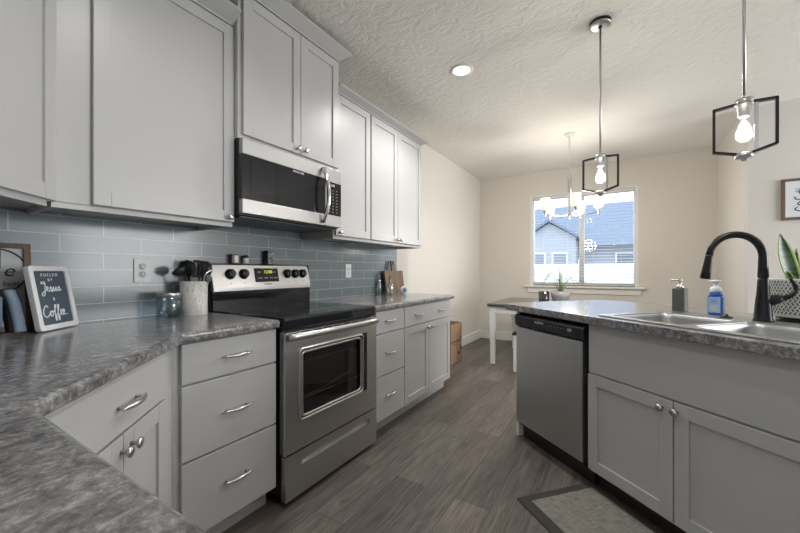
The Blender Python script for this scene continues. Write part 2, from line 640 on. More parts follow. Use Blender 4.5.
# slatted blind hung inside the window opening
bl = thing('window_blind', 'white horizontal slatted blind lowered across the dining window', 'blind', ((WX0 + WX1) / 2, YF + .031, WZ0))
bw = (WX1 - WX0) / 2 - .050
MB().box(-bw, bw, -.018, .018, WZ1 - WZ0 - .055, WZ1 - WZ0 - .022).done('headrail', 'white', bl, bevel=.003)
mb = MB()
ns = 30
for i in range(ns):
    z = 0.045 + i * (WZ1 - WZ0 - .11) / (ns - 1)
    mb.box(-bw, bw, -.0245, .0245, -.0014, .0014, rot=Matrix.Translation((0, 0, z)) @ Matrix.Rotation(math.radians(7), 4, 'X'))
M['slat'] = mat('pale_blind_slat', (0.58, 0.60, 0.63), 0.5)
mb.done('slats', 'slat', bl)
MB().box(-bw, bw, -.014, .014, 0.012, 0.030).done('bottom_rail', 'white', bl, bevel=.003)
for x in (-.52, -.17, .17, .52):
    MB().cyl((x, -.0265, .02), (x, -.0265, WZ1 - WZ0 - .05), .0013, n=6).done('ladder_cord', 'white', bl)

# ------------------------------------------------------------------ outside the window
o = MB().box(-16, 14, 6.3, 40, -0.40, -0.35).done('ground_outside', 'gravel'); o['kind'] = 'structure'
fe = thing('vinyl_fence', 'long white vinyl privacy fence outside the dining window', 'fence', (-1.0, 12.0, -0.35))
mb = MB()
for i in range(56):
    x = -4.2 + i * .15
    mb.box(x + .002, x + .148, -.02, .02, 0.06, 1.66)
mb.done('fence_panel', 'fence', fe)
MB().box(-4.2, 4.2, -.035, .035, 1.60, 1.72).done('top_rail', 'fence', fe, bevel=.01)
for i in range(5):
    x = -4.2 + i * 2.1
    MB().box(x - .065, x + .065, -.065, .065, 0, 1.82).box(x - .08, x + .08, -.08, .08, 1.82, 1.85).done('fence_post', 'fence', fe, bevel=.01)


def gable_roof(x0, x1, y0, y1, ze, zr, th=.12):
    """ridge along Y: the gable faces the viewer"""
    xm = (x0 + x1) / 2
    mb = MB()
    mb.prism([(x0 - .3, ze - .1), (xm, zr), (x1 + .3, ze - .1), (x1 + .3, ze - .1 - th), (xm, zr - th * 1.2), (x0 - .3, ze - .1 - th)], 0, y1 - y0)
    mb.xform(Matrix.Translation((0, y1, 0)) @ Matrix.Rotation(PI / 2, 4, 'X'))
    return mb


nh = thing('neighbor_house', 'grey neighbouring house with a small front gable and wide roof beyond the fence', 'house', (-1.2, 22, -0.35))
MB().box(-6.5, 6.0, 0, 7, 0, 2.95).done('wall', 'siding', nh)
mb = MB()
mb.prism([(-.7, 2.85), (3.5, 5.75), (7.7, 2.85)], 0, 13.4)
mb.xform(Matrix.Translation((-6.9, 0, 0)) @ Matrix.Rotation(PI / 2, 4, 'Z') @ Matrix.Rotation(PI / 2, 4, 'X'))
mb.done('main_roof', 'roofing', nh)
mb = MB()
mb.prism([(-3.3, 0), (-.75, 0), (-.75, 3.3), (-2.03, 4.1), (-3.3, 3.3)], 0, 2.0)
mb.xform(Matrix.Translation((0, .4, 0)) @ Matrix.Rotation(PI / 2, 4, 'X'))
mb.done('gable_wall', 'siding', nh)
gable_roof(-3.3, -.75, -1.9, 3.4, 3.35, 4.3).done('gable_roof', 'roofing', nh)
for x0, x1, z0, z1, yy in ((-3.0, -2.2, 1.1, 2.5, -1.66), (-1.9, -1.1, 1.1, 2.5, -1.66), (1.0, 2.6, 1.2, 2.5, -.06)):
    f_ = MB().box(x0, x1, yy, yy + .06, z0, z1).done('window', 'fence', nh)
    MB().box(x0 + .08, x1 - .08, yy - .01, yy + .02, z0 + .08, z1 - .08).done('pane', 'house_glass', f_)

# ------------------------------------------------------------------ cabinet builders (local frame: x to the right seen from the front, y into the cabinet, door fronts at y = 0)
TH = 0.019


def shaker(x0, x1, z0, z1, rail=.056):
    mb = MB()
    mb.box(x0, x0 + rail, 0, TH, z0, z1).box(x1 - rail, x1, 0, TH, z0, z1)
    mb.box(x0 + rail, x1 - rail, 0, TH, z0, z0 + rail).box(x0 + rail, x1 - rail, 0, TH, z1 - rail, z1)
    mb.box(x0 + rail - .001, x1 - rail + .001, .009, TH - .001, z0 + rail - .001, z1 - rail + .001)
    return mb


def knob(parent, x, z, m_='nickel', r=.0155):
    MB().lathe([(.0055, 0), (.0052, .012), (.009, .016), (r, .021), (r * .97, .026), (r * .6, .0295), (0, .031)], (x, 0, z), (0, -1, 0), 18).done('knob', m_, parent)


def pull(parent, x, z, L=.128, m_='nickel'):
    mb = MB()
    pts, rs = [], []
    for i in range(13):
        t = i / 12
        pts.append((x - L / 2 + L * t, -.018 - .013 * math.sin(PI * t), z))
        rs.append(.0042 + .0036 * math.sin(PI * t))
    mb.tube(pts, rs, 10)
    for sx in (-1, 1):
        mb.cyl((x + sx * L * .36, 0, z), (x + sx * L * .36, -.026, z), .0050, .0042, 10)
    mb.done('handle', m_, parent)


def door(parent, x0, x1, z0, z1, kx=None, kz=None):
    d_ = shaker(x0, x1, z0, z1).done('door', 'cabinet', parent, bevel=.0016)
    if kx is not None:
        knob(d_, kx, kz)
    return d_


def drawer(parent, x0, x1, z0, z1, pulls=None):
    d_ = MB().box(x0, x1, 0, TH, z0, z1).done('drawer', 'cabinet', parent, bevel=.002)
    for px, pz in (pulls if pulls is not None else [((x0 + x1) / 2, (z0 + z1) / 2)]):
        pull(d_, px, pz)
    return d_


ZB, ZT, CT, CB = 0.113, 0.878, 0.924, 0.884
DEP = 0.625


def carcass(parent, W, top=CB, dep=DEP, panel_r=False, toe0=0.0, toe1=None):
    MB().box(0, W, TH, dep, .10, top).done('carcass', 'cabinet', parent, bevel=.001)
    MB().box(toe0, (W if toe1 is None else toe1), .085, dep, 0, .10).done('toe_kick', 'toe', parent)


XF = -1.411     # door-front plane of the range wall base cabinets
R90 = PI / 2
# three-drawer base left of the range
W = 1.128 - 0.668
b = thing('base_cabinet', 'grey base cabinet with three drawers left of the range', 'cabinet', (XF, 0.668, 0), R90, 'base cabinets along the range wall')
carcass(b, W)
d0, d1 = .690 - .668, 1.122 - .668
for z0, z1 in ((.722, ZT), (.424, .714), (ZB, .416)):
    drawer(b, d0, d1, z0, z1, [((d0 + d1) / 2 + .008, z1 - (.078 if z1 > .8 else .145))])
# three-drawer base right of the range
W = 2.319 - 1.905
b = thing('base_cabinet', 'narrow grey base cabinet with three drawers right of the range', 'cabinet', (XF, 1.905, 0), R90, 'base cabinets along the range wall')
carcass(b, W)
d0, d1 = .040, W - .004
for z0, z1 in ((.722, ZT), (.424, .714), (ZB, .416)):
    drawer(b, d0, d1, z0, z1, [((d0 + d1) / 2 - .02, z1 - (.073 if z1 > .8 else .138))])
# two-door base at the end of the run
W = 3.21 - 2.320
b = thing('base_cabinet', 'grey base cabinet with one wide drawer over two doors at the run end', 'cabinet', (XF, 2.320, 0), R90, 'base cabinets along the range wall')
carcass(b, W)
xm = 2.712 - 2.320
drawer(b, .004, W - .030, .722, ZT, [(.215, .803), (.64, .80)])
door(b, .004, xm + .017, ZB, .714, xm - .012, .672)
door(b, xm + .021, W - .030, ZB, .714, xm + .05, .672)

# diagonal corner base: doors on the line x + y = -0.735
b = thing('corner_base_cabinet', 'grey corner base cabinet with angled drawer and two doors beneath the worktop', 'cabinet', (0, 0, 0))
poly = [(-2.045, -0.45), (-0.90, -0.45), (-0.90, 0.140), (-0.908, 0.146), (-1.430, 0.668), (-2.045, 0.668)]
MB().prism(poly, .10, CB).done('carcass', 'cabinet', b)
MB().prism([(-2.045, -0.45), (-0.95, -0.45), (-0.95, 0.09), (-1.475, 0.615), (-2.045, 0.615)], 0, .10).done('toe_kick', 'toe', b)
cq = Vector((-1.339, 0.604, 0))


def on_diag(fn):
    """children built in a front frame, then turned to the diagonal"""
    return Matrix.Translation((-0.930, 0.195, 0)) @ Matrix.Rotation(math.radians(135), 4, 'Z')


DM = on_diag(None)
LD = 0.578


def diag_place(o):
    o.matrix_local = DM
    return o


diag_place(drawer(b, 0.0, LD, .722, ZT, [(.323, .796)]))
xs = 0.305
diag_place(door(b, 0.0, xs - .002, ZB, .714, xs - .014, .672))
diag_place(door(b, xs + .002, LD, ZB, .714, xs + .038, .672))

# ------------------------------------------------------------------ worktops
EX = -1.387
mb = MB()
mb.prism([(TILE + .001, -0.455), (-0.275, -0.455), (-0.275, 0.183), (-0.887, 0.183), (-1.390, 0.686), (EX, 0.700), (EX, 1.132), (TILE + .001, 1.132)], CB, CT)
tag(mb.done('corner_worktop', 'laminate', None, bevel=.014, seg=4), 'grey brown mottled corner worktop stretching to the nearest edge of the view', 'worktop', 'laminate worktops')
mb = MB()
mb.prism([(TILE + .001, 1.905), (EX, 1.905), (EX, 3.235), (TILE + .001, 3.235)], CB, CT)
tag(mb.done('straight_worktop', 'laminate', None, bevel=.014, seg=4), 'short straight grey worktop right of the range holding the wooden cutting board', 'worktop', 'laminate worktops')

# ------------------------------------------------------------------ wall cabinets
XU = -1.7214
ZUB, ZD, ZUT = 1.392, 1.417, 2.446


def crown(parent, x0, x1, z0, z1, proj=.065, left=True, right=True, yo=0.0, depth=.3):
    """stepped and sloped crown, profile in (-y, z), run along x with returns"""
    mb = MB()
    zm0, zm1 = z0 + .010, z1 - .010
    a, bb = (x0 - proj if left else x0), (x1 + proj if right else x1)
    y = yo
    lo = [(x0, y - .004, z0), (x1, y - .004, z0)]
    mb.quad((x0, y, z0), (x1, y, z0), (x1, y, zm0), (x0, y, zm0))
    mb.quad((x0, y, zm0), (x1, y, zm0), (bb, y - proj, zm1), (a, y - proj, zm1))
    mb.quad((a, y - proj, zm1), (bb, y - proj, zm1), (bb, y - proj, z1), (a, y - proj, z1))
    mb.quad((a, y - proj, z1), (bb, y - proj, z1), (bb, y + depth, z1), (a, y + depth, z1))
    mb.quad((x0, y, z0), (x1, y, z0), (x1, y + depth, z0), (x0, y + depth, z0))
    for xs_, xe in ((x0, a), (x1, bb)):
        mb.quad((xs_, y, z0), (xs_, y + depth, z0), (xs_, y + depth, zm0), (xs_, y, zm0))
        mb.quad((xs_, y, zm0), (xs_, y + depth, zm0), (xe, y + depth, zm1), (xe, y - proj, zm1))
        mb.quad((xe, y - proj, zm1), (xe, y + depth, zm1), (xe, y + depth, z1), (xe, y - proj, z1))
    mb.quad((x0, y + depth, z0), (x1, y + depth, z0), (bb, y + depth, z1), (a, y + depth, z1))
    bmesh.ops.remove_doubles(mb.bm, verts=mb.bm.verts, dist=.0004)
    return mb.done('crown_molding', 'cabinet', parent)


def wall_box(parent, x0, x1, z0, z1, dep, lip=.02):
    mb = MB()
    mb.box(x0, x1, TH, dep, z0 + lip, z1)
    mb.box(x0, x1, TH, TH + .019, z0, z0 + lip + .002)
    mb.box(x0, x0 + .016, TH + .019, dep, z0, z0 + lip + .002)
    mb.box(x1 - .016, x1, TH + .019, dep, z0, z0 + lip + .002)
    return mb.done('carcass', 'cabinet', parent)


UD = 0.328
# big single door left of the microwave (with its filler stile)
u = thing('wall_cabinet', 'wide grey wall cabinet with one large door left of the microwave', 'cabinet', (XU, 0.405, 0), R90, 'wall cabinets')
W = 1.104 - .405
wall_box(u, 0, W, ZUB, ZUT, UD - .001)
door(u, .520 - .405, 1.1035 - .405, ZD, ZUT - .006, 1.1035 - .405 - .030, ZD + .022)
crown(u, 0, W, ZUT, 2.515, .062, False, False)
# tall cabinet above the microwave
XM = -1.675
u = thing('wall_cabinet', 'taller grey wall cabinet with two doors over the microwave', 'cabinet', (XM, 1.105, 0), R90, 'wall cabinets')
W = 1.874 - 1.105
zb, zt = 1.859, 2.634
MB().box(0, W, TH, 0.373, zb, zt).done('carcass', 'cabinet', u, bevel=.001)
xs = 1.518 - 1.105
door(u, .022, xs - .002, zb + .022, zt - .010, xs - .03, zb + .050)
door(u, xs + .002, W - .012, zb + .022, zt - .010, xs + .03, zb + .050)
crown(u, 0, W, zt, 2.702, .062, True, True)
# single door right of the microwave
u = thing('wall_cabinet', 'narrow grey wall cabinet with one door right of the microwave', 'cabinet', (XU, 1.876, 0), R90, 'wall cabinets')
W = 2.303 - 1.876
wall_box(u, 0, W, ZUB, ZUT, UD - .001)
door(u, .012, W - .008, ZD, ZUT - .006, .045, ZD + .022)
crown(u, 0, W, ZUT, 2.490, .050, False, False)
# double door at the end
u = thing('wall_cabinet', 'grey wall cabinet with two doors ending the upper run', 'cabinet', (XU, 2.304, 0), R90, 'wall cabinets')
W = 3.185 - 2.304
wall_box(u, 0, W, ZUB, ZUT, UD - .001)
xs = 2.715 - 2.304
door(u, .008, xs - .002, ZD, ZUT - .006, xs - .028, ZD + .026)
door(u, xs + .002, W - .024, ZD, ZUT - .006, xs + .03, ZD + .026)
crown(u, 0, W, ZUT, 2.490, .050, False, True)
# diagonal corner wall cabinet
u = thing('corner_wall_cabinet', 'grey angled corner wall cabinet at the extreme left above the framed signs', 'cabinet', (0, 0, 0), 0, 'wall cabinets')
P0 = Vector((XU - TH, 0.393, 0)); DL = 0.50
P1 = P0 + Vector((1, -1, 0)).normalized() * DL
MB().prism([(TILE - .0, .404), (P0.x, .404), (P0.x, P0.y), (P1.x, P1.y), (P1.x, -0.45), (TILE - .0, -0.45)], ZUB + .02, ZUT).done('carcass', 'cabinet', u)
DU = Matrix.Translation(P1) @ Matrix.Rotation(math.radians(135), 4, 'Z') @ Matrix.Translation((0, -TH, 0))
o = MB().box(.02, DL, TH - .001, TH + .018, ZUB, ZUB + .024).done('light_rail', 'cabinet', u); o.matrix_local = DU
o = door(u, .03, DL + .022, ZD - .002, ZUT - .006); o.matrix_local = DU
o = crown(u, 0, DL, ZUT, 2.515, .062, False, False); o.matrix_local = DU

# ------------------------------------------------------------------ range (local: x right, y back, front of oven door at y = 0)
r_ = thing('electric_range', 'stainless freestanding electric range with black glass cooktop', 'range', (-1.372, 1.145, 0), R90)
W, RD = .75, .672
MB().box(.004, W - .004, .032, RD - .01, .05, .868).done('body', 'black', r_, bevel=.003)
for x in (.05, W - .05):
    for y in (.07, .58):
        MB().cyl((x, y, 0), (x, y, .052), .018).done('foot', 'black', r_)
# storage drawer with pressed finger slot
mb = MB()
z0, z1, s0, s1, h0, h1 = .030, .250, .105, .675, .176, .206
mb.box(0, W, 0, .03, z0, h0).box(0, W, 0, .03, h1, z1).box(0, s0, 0, .03, h0, h1).box(s1, W, 0, .03, h0, h1)
dr = mb.done('drawer', 'steel', r_)
MB().box(s0, s1, .014, .028, h0, h1).done('finger_slot', 'steel_lt', dr)
# oven door
mb = MB()
z0, z1 = .258, .856
a0, a1, c0, c1 = .088, .620, .405, .762
mb.box(0, a0, 0, .04, z0, z1).box(a1, W, 0, .04, z0, z1).box(a0, a1, 0, .04, z0, c0).box(a0, a1, 0, .04, c1, z1)
dr = mb.done('oven_door', 'steel', r_)
mb = MB()
for k_, (off, yy) in enumerate(((0.0, -.004), (.016, -.001))):
    t_ = .007
    A0, A1, B0, B1 = a0 + off, a1 - off - .02, c0 + off, c1 - off
    rr = .03
    pts = []
    for cx_, cz_, st in ((A1 - rr, B0 + rr, -90), (A1 - rr, B1 - rr, 0), (A0 + rr * .5, B1 - rr * .5, 90), (A0 + rr * .5, B0 + rr * .5, 180)):
        r2 = rr if cx_ > .4 else rr * .5
        for q in range(6):
            an = math.radians(st + 90 * q / 5)
            pts.append((cx_ + r2 * math.cos(an), yy, cz_ + r2 * math.sin(an)))
    mb.tube(pts, t_, 8, closed=True)
mb.done('window_bezel', 'steel_lt', dr)
MB().box(a1 - .022, a1 + .025, -.002, .004, c0 - .004, c1 + .006).done('black_strip', 'black_gloss', dr)
MB().box(a0 - .001, a1 + .001, .012, .016, c0 - .001, c1 + .001).done('glass', 'oven_glass', dr)
mb = MB()
mb.box(a0 + .005, a1 - .005, .030, .0315, c0 + .005, c1 - .005)
M['oven_in'] = mat('oven_cavity_enamel', (0.085, 0.082, 0.08), 0.5)
mb.done('inner_shade', 'oven_in', dr)
mb = MB()
for zr in (.50, .69):
    mb.tube([(a0 + .01, .022, zr), (a1 - .03, .022, zr)], .003, 6)
mb.tube(smooth_path([(a0 + .02, .022, .515), (.25, .022, .512), (.36, .022, .53), (.45, .022, .545), (.56, .022, .55)]), .0025, 6)
mb.done('oven_rack', 'nickel', dr)
# handle: a full-width bowed bar on two brackets
mb = MB()
pts, rs = [], []
for i in range(17):
    t = i / 16
    pts.append((.004 + (W - .026) * t, -.022 - .018 * math.sin(PI * t) ** .8, .834))
    rs.append(.0195)
mb.tube(pts, rs, 14, flat=(.6, 1))
for x in (.012, W - .060):
    mb.box(x, x + .032, -.024, .001, .818, .850)
mb.done('handle', 'steel_lt', dr, smooth=True)
mb = MB()
for i in range(9):
    x = .02 + i * .08
    mb.box(x, x + .062, -.002, .004, .846, .852)
MBV = mb
mb.done('vent_strip', 'dark_gap', dr)
mb = MB()
for i in range(22):
    mb.box(-.001, .002, .018, .024, .66 + i * .008, .664 + i * .008)
mb.done('side_vents', 'dark_gap', dr)
# cooktop
ct = MB().box(-.006, W - .008, -.002, .630, .866, .930).done('cooktop', 'black_glass', r_, bevel=.012, seg=4)
M['burner_ring'] = mat('burner_ring_print', (0.05, 0.052, 0.055), 0.2)
for x, y, rr in ((.2, .18, .10), (.56, .18, .115), (.2, .44, .085), (.56, .44, .085)):
    mb = MB()
    mb.lathe([(rr, .9302), (rr, .9306), (rr - .004, .9306), (rr - .004, .9302)], (x, y, 0), n=40, cap=False)
    mb.done('burner', 'burner_ring', ct)
# backguard: black lower part and slanted stainless control panel
MB().box(0, W, .622, RD - .002, .90, 1.045).done('backguard', 'black_gloss', r_, bevel=.004)
mb = MB()
prof = [(.626, 1.030), (.616, 1.036), (.616, 1.058), (.650, 1.198), (.660, 1.205), (.673, 1.205), (.673, 1.030)]
mb.prism(prof, 0, W)
mb.xform(Matrix(((0, 0, 1, 0), (1, 0, 0, 0), (0, 1, 0, 0), (0, 0, 0, 1))))
cp = mb.done('control_panel', 'steel_lt', r_, bevel=.003)
for x in (-.005, W):
    MB().box(x, x + .005, .640, .673, .93, 1.203).done('end_cap', 'black', r_, bevel=.002)
sl = math.atan2(.034, .140)


def on_panel(x, s, dz=0.0):
    """point on the slanted panel: s metres up the slope"""
    return Vector((x, .616 + .034 * s / .1441 - dz * math.cos(sl), 1.058 + .140 * s / .1441 + dz * math.sin(sl)))


nrm = Vector((0, -math.cos(sl), math.sin(sl)))
for x in (.115, .205, .545, .615, .685):
    mb = MB()
    mb.lathe([(.033, 0), (.033, .004), (.027, .008), (.025, .026), (.021, .030), (0, .030)], on_panel(x, .084), nrm, 24)
    mb.box(-.005, .005, -.036, -.028, -.024, .024, rot=Matrix.Translation(on_panel(x, .084)) @ Matrix.Rotation(-sl, 4, 'X'))
    mb.done('burner_knob', 'black', cp)
dm = Matrix.Translation(on_panel(.375, .078)) @ Matrix.Rotation(-sl, 4, 'X')
ds = MB().box(-.092, .092, -.004, .003, -.048, .044).xform(dm).done('display', 'display', cp, bevel=.002)
RX = (PI / 2 - sl, 0, 0)
lettering('12:00', .030, 'digits', ds, dm @ Vector((.010, -.0048, .018)), RX, 'clock_digits')
for tx, tz, s_ in (('BAKE', .017, -.058), ('OFF', .017, .062), ('CLOCK', -.022, -.055), ('TIMER', -.022, -.012), ('LOCK', -.022, .030), ('START', -.022, .066)):
    lettering(tx, .010, 'white_plastic', ds, dm @ Vector((s_, -.0048, tz)), RX, 'button_lettering')
for x in (.115, .205, .545, .615, .685):
    MB().lathe([(.003, 0), (.003, .001)], on_panel(x, .028), nrm, 10).done('indicator_mark', 'black', cp)
lettering('FRIGIDAIRE', .012, 'black', cp, on_panel(.375, .014, .0008), RX, 'lettering')

# ------------------------------------------------------------------ microwave under the tall cabinet
mw = thing('microwave_oven', 'stainless over-range microwave with dark glass door beneath the tall cabinet', 'microwave', (-1.655, 1.107, 1.450), R90)
W, H = .758, .404
MB().box(.002, W - .002, .030, .392, .004, H).done('body', 'black', mw, bevel=.002)
dw_ = .605
mb = MB()
mb.box(0, dw_, 0, .03, .012, .086).box(0, dw_, 0, .03, .322, H)
md_ = mb.done('door', 'steel_mw', mw, bevel=.002)
MB().box(0, dw_, .003, .028, .085, .323).done('door_glass', 'black_glass', md_)
MB().box(.050, .53, .0015, .004, .12, .30).done('window_screen', 'black_gloss', md_)
lettering('FRIGIDAIRE', .017, 'white_plastic', md_, (.375, -.0005, .308), (PI / 2, 0, 0))
mb = MB()
pts, rs = [], []
for i in range(15):
    t = i / 14
    pts.append(((.572 + .006 * math.sin(PI * t)), -.008 - .050 * math.sin(PI * t) ** .8, .028 + .355 * t))
    rs.append(.0125)
mb.tube(pts, rs, 12)
mb.done('handle', 'chrome', md_)
mb = MB()
mb.box(dw_ + .002, W, 0, .03, .012, H)
cpn = mb.done('control_panel', 'steel_mw', mw, bevel=.002)
kp = MB().box(dw_ + .012, W - .004, -.003, .002, .088, .310).done('keypad', 'display', cpn)
for rI in range(8):
    for cI in range(3):
        MB().box(dw_ + .026 + cI * .036, dw_ + .040 + cI * .036, -.0036, -.002, .106 + rI * .021, .110 + rI * .021).done('key_mark', 'greyceramic', kp)
lettering('12:00', .022, 'chalk', kp, (dw_ + .060, -.0036, .288), (PI / 2, 0, 0), 'clock_digits')
mb = MB()
mb.box(.015, W - .015, .05, .37, -.006, .004)
mb.done('grease_filter', 'black', mw, bevel=.002)

# ------------------------------------------------------------------ peninsula
PA = math.radians(-40)
PO = (-0.146, 2.112, 0)
dv, tv = Vector((math.cos(PA), math.sin(PA), 0)), Vector((-math.sin(PA), math.cos(PA), 0))


def pen(s, t, z=0.0):
    return Vector(PO) + dv * s + tv * t + Vector((0, 0, z))


b = thing('sink_base_cabinet', 'grey sink base cabinet with false front and two doors in the peninsula', 'cabinet', PO, PA)
SW = 0.875
MB().box(0, SW + .04, TH, .60, .10, .70).box(0, .019, TH, .60, .70, CB).box(SW + .021, SW + .04, TH, .60, .70, CB).box(.019, SW + .021, .582, .60, .70, CB).done('carcass', 'cabinet', b)
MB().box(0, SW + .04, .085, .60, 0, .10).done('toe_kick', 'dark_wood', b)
MB().box(.004, SW + .04, .006, TH + .02, .625, .883).done('false_front', 'cabinet', b, bevel=.001)
door(b, .004, .434, ZB + .002, .617, .392, .580)
door(b, .439, .873, ZB + .002, .617, .452, .580)
o = thing('base_cabinet', 'grey base cabinet continuing the peninsula past the sink', 'cabinet', pen(SW + .045, 0), PA)
carcass(o, .6)
door(o, .02, .58, ZB, .86)
# end and back panels of the peninsula
mb = MB()
mb.box(-.645, -.622, .030, .645, 0, CB)
mb.box(-.622, 1.52, .627, .645, 0, CB)
mb.xform(Matrix.Translation(PO) @ Matrix.Rotation(PA, 4, 'Z'))
tag(mb.done('peninsula_end_cladding', 'white', None, bevel=.001), 'white finished panel closing the peninsula end beside the dishwasher', 'cladding')

# worktop with a cut-out for the sink
SS0, SS1, ST0, ST1 = .022, .838, .035, .600


def rrect(x0, x1, y0, y1, r, n=5):
    out = []
    for cx_, cy_, st in ((x1 - r, y0 + r, -90), (x1 - r, y1 - r, 0), (x0 + r, y1 - r, 90), (x0 + r, y0 + r, 180)):
        for q in range(n + 1):
            a_ = math.radians(st + 90 * q / n)
            out.append((cx_ + r * math.cos(a_), cy_ + r * math.sin(a_)))
    return out


mb = MB()
outer = [(-.690, -.030), (1.53, -.030), (1.53, .95)]
for q in range(9):
    a_ = math.radians(90 + 90 * q / 8)
    outer.append((-.60 + .17 * math.cos(a_), .78 + .17 * math.sin(a_)))
outer += [(-.765, .4), (-.735, .05), (-.722, .0), (-.712, -.018)]
mb.prism(outer, CB, CT, holes=[rrect(SS0 + .018, SS1 - .018, ST0 + .018, ST1 - .018, .03)])
pt = mb.done('peninsula_worktop', 'laminate', None, bevel=.013, seg=4)
pt.location, pt.rotation_euler = PO, (0, 0, PA)
tag(pt, 'grey mottled peninsula worktop with rounded end around the sink', 'worktop', 'laminate worktops')

# double bowl sink
sk = thing('double_sink', 'stainless drop-in double bowl sink set in the peninsula worktop', 'sink', pen(0, 0, CT), PA)
b1, b2 = rrect(.062, .412, .080, .480, .05), rrect(.448, .798, .080, .480, .05)
mb = MB()
mb.prism(rrect(SS0, SS1, ST0, ST1, .03), .0005, .006, holes=[b1, b2])
mb.done('rim', 'sink_steel', sk, bevel=.002)


def bowl(x0, x1, y0, y1, d):
    mb = MB()
    loops = []
    for k_, (ins, z) in enumerate(((-.004, .0045), (0, .0), (.006, -.02), (.014, -d + .03), (.03, -d + .006), (.06, -d))):
        loops.append([mb.bm.verts.new((x, y, z)) for x, y in rrect(x0 + ins, x1 - ins, y0 + ins, y1 - ins, .05)])
    n = len(loops[0])
    for a_, b_ in zip(loops, loops[1:]):
        for i in range(n):
            f = mb.bm.faces.new((a_[i], a_[(i + 1) % n], b_[(i + 1) % n], b_[i])); f.smooth = True
    mb.bm.faces.new(loops[-1])
    return mb


for x0, x1 in ((.062, .412), (.448, .798)):
    bo = bowl(x0, x1, .080, .480, .19).done('bowl', 'sink_steel', sk)
    MB().lathe([(.045, -.1895), (.043, -.186), (.02, -.188), (0, -.188)], ((x0 + x1) / 2, .28, 0), n=24).done('drain', 'chrome', bo)

# dishwasher
dw = thing('dishwasher', 'stainless dishwasher with black control strip at the peninsula end', 'dishwasher', pen(-.606, 0), PA)
W = .598
MB().box(.002, W - .002, .035, .575, .09, .872).done('body', 'dark_gap', dw)  # near-black body puts the shade of the side gap into its colour
MB().box(.004, W - .03, -.004, .03, .122, .776).done('door', 'steel_dw', dw, bevel=.004)
MB().box(W - .030, W - .022, -.001, .03, .122, .776).done('door_edge_trim', 'steel_lt', dw)
mb = MB()
mb.prism([(.03, .782), (.0, .782), (-.012, .792), (-.014, .848), (-.004, .862), (.03, .862)], 0, W - .006)
mb.xform(Matrix(((0, 0, 1, 0), (1, 0, 0, 0), (0, 1, 0, 0), (0, 0, 0, 1))))
cpn = mb.done('control_strip', 'navy_black', dw, bevel=.004)
MB().box(.20, .33, -.0150, -.005, .782, .800).done('pocket_handle', 'dark_gap', cpn)
lettering('FRIGIDAIRE', .016, 'chalk', cpn, (.245, -.0142, .832), (PI / 2, 0, 0))
for x in (.32, .345, .37, .40, .43):
    MB().box(x, x + .010, -.0146, -.013, .826, .829).done('button_mark', 'greyceramic', cpn)
MB().box(.480, .510, -.0148, -.013, .818, .836).done('start_button', 'greyceramic', cpn)
mb = MB()
mb.box(0, W, .06, .09, .004, .118)
mb.done('kick_plate', 'black', dw)

# ------------------------------------------------------------------ faucet
fa = thing('kitchen_faucet', 'matt black high-arc pull-down faucet behind the sink', 'faucet', pen(.452, .556, CT + .006), 0)
MB().lathe([(.036, 0), (.036, .005), (.033, .010), (.0295, .05), (.0265, .09), (.0225, .13), (.0200, .19), (.0150, .20)], n=24).done('body', 'black_metal', fa)
phi = math.radians(20)
fwv, rtv = Vector((-math.sin(YAW), math.cos(YAW), 0)), Vector((math.cos(YAW), math.sin(YAW), 0))
fd = (-rtv * math.cos(phi) + fwv * math.sin(phi)).normalized()
R = .100
pts, rs = [], []
pts.append(Vector((0, 0, .20))); rs.append(.0195); pts.append(Vector((0, 0, .255))); rs.append(.0178)
for q in range(19):
    a_ = math.radians(180 - 176 * q / 18)
    pts.append(fd * (R + R * math.cos(a_)) + Vector((0, 0, .295 + R * 1.05 * math.sin(a_)))); rs.append(.0165 - .0015 * q / 18)
MB().tube(pts, rs, 14).done('spout', 'black_metal', fa)
p_, q_ = pts[-1], pts[-1] + (pts[-1] - pts[-2]).normalized() * .112
ax_ = (q_ - p_).normalized()
MB().lathe([(.0150, -.004), (.0158, .006), (.0158, .012), (.0165, .03), (.019, .075), (.0205, .108), (.017, .112), (0, .112)], p_, ax_, 20).done('spray_head', 'black_metal', fa)
bd = -fd
MB().lathe([(.027, -.01), (.025, .03), (.021, .055), (.016, .066), (0, .068)], (0, 0, .088), (bd + Vector((0, 0, .28))).normalized(), 18).done('lever_hub', 'black_metal', fa)
mb = MB()
mb.tube(smooth_path([bd * .045 + Vector((0, 0, .102)), bd * .085 + Vector((0, 0, .112)), bd * .108 + Vector((0, 0, .134)), bd * .112 + Vector((0, 0, .160)), bd * .094 + Vector((0, 0, .196))], 5), [.012] * 6 + [.010] * 5 + [.008] * 5 + [.006] * 5, 10)
mb.done('lever', 'black_metal', fa)

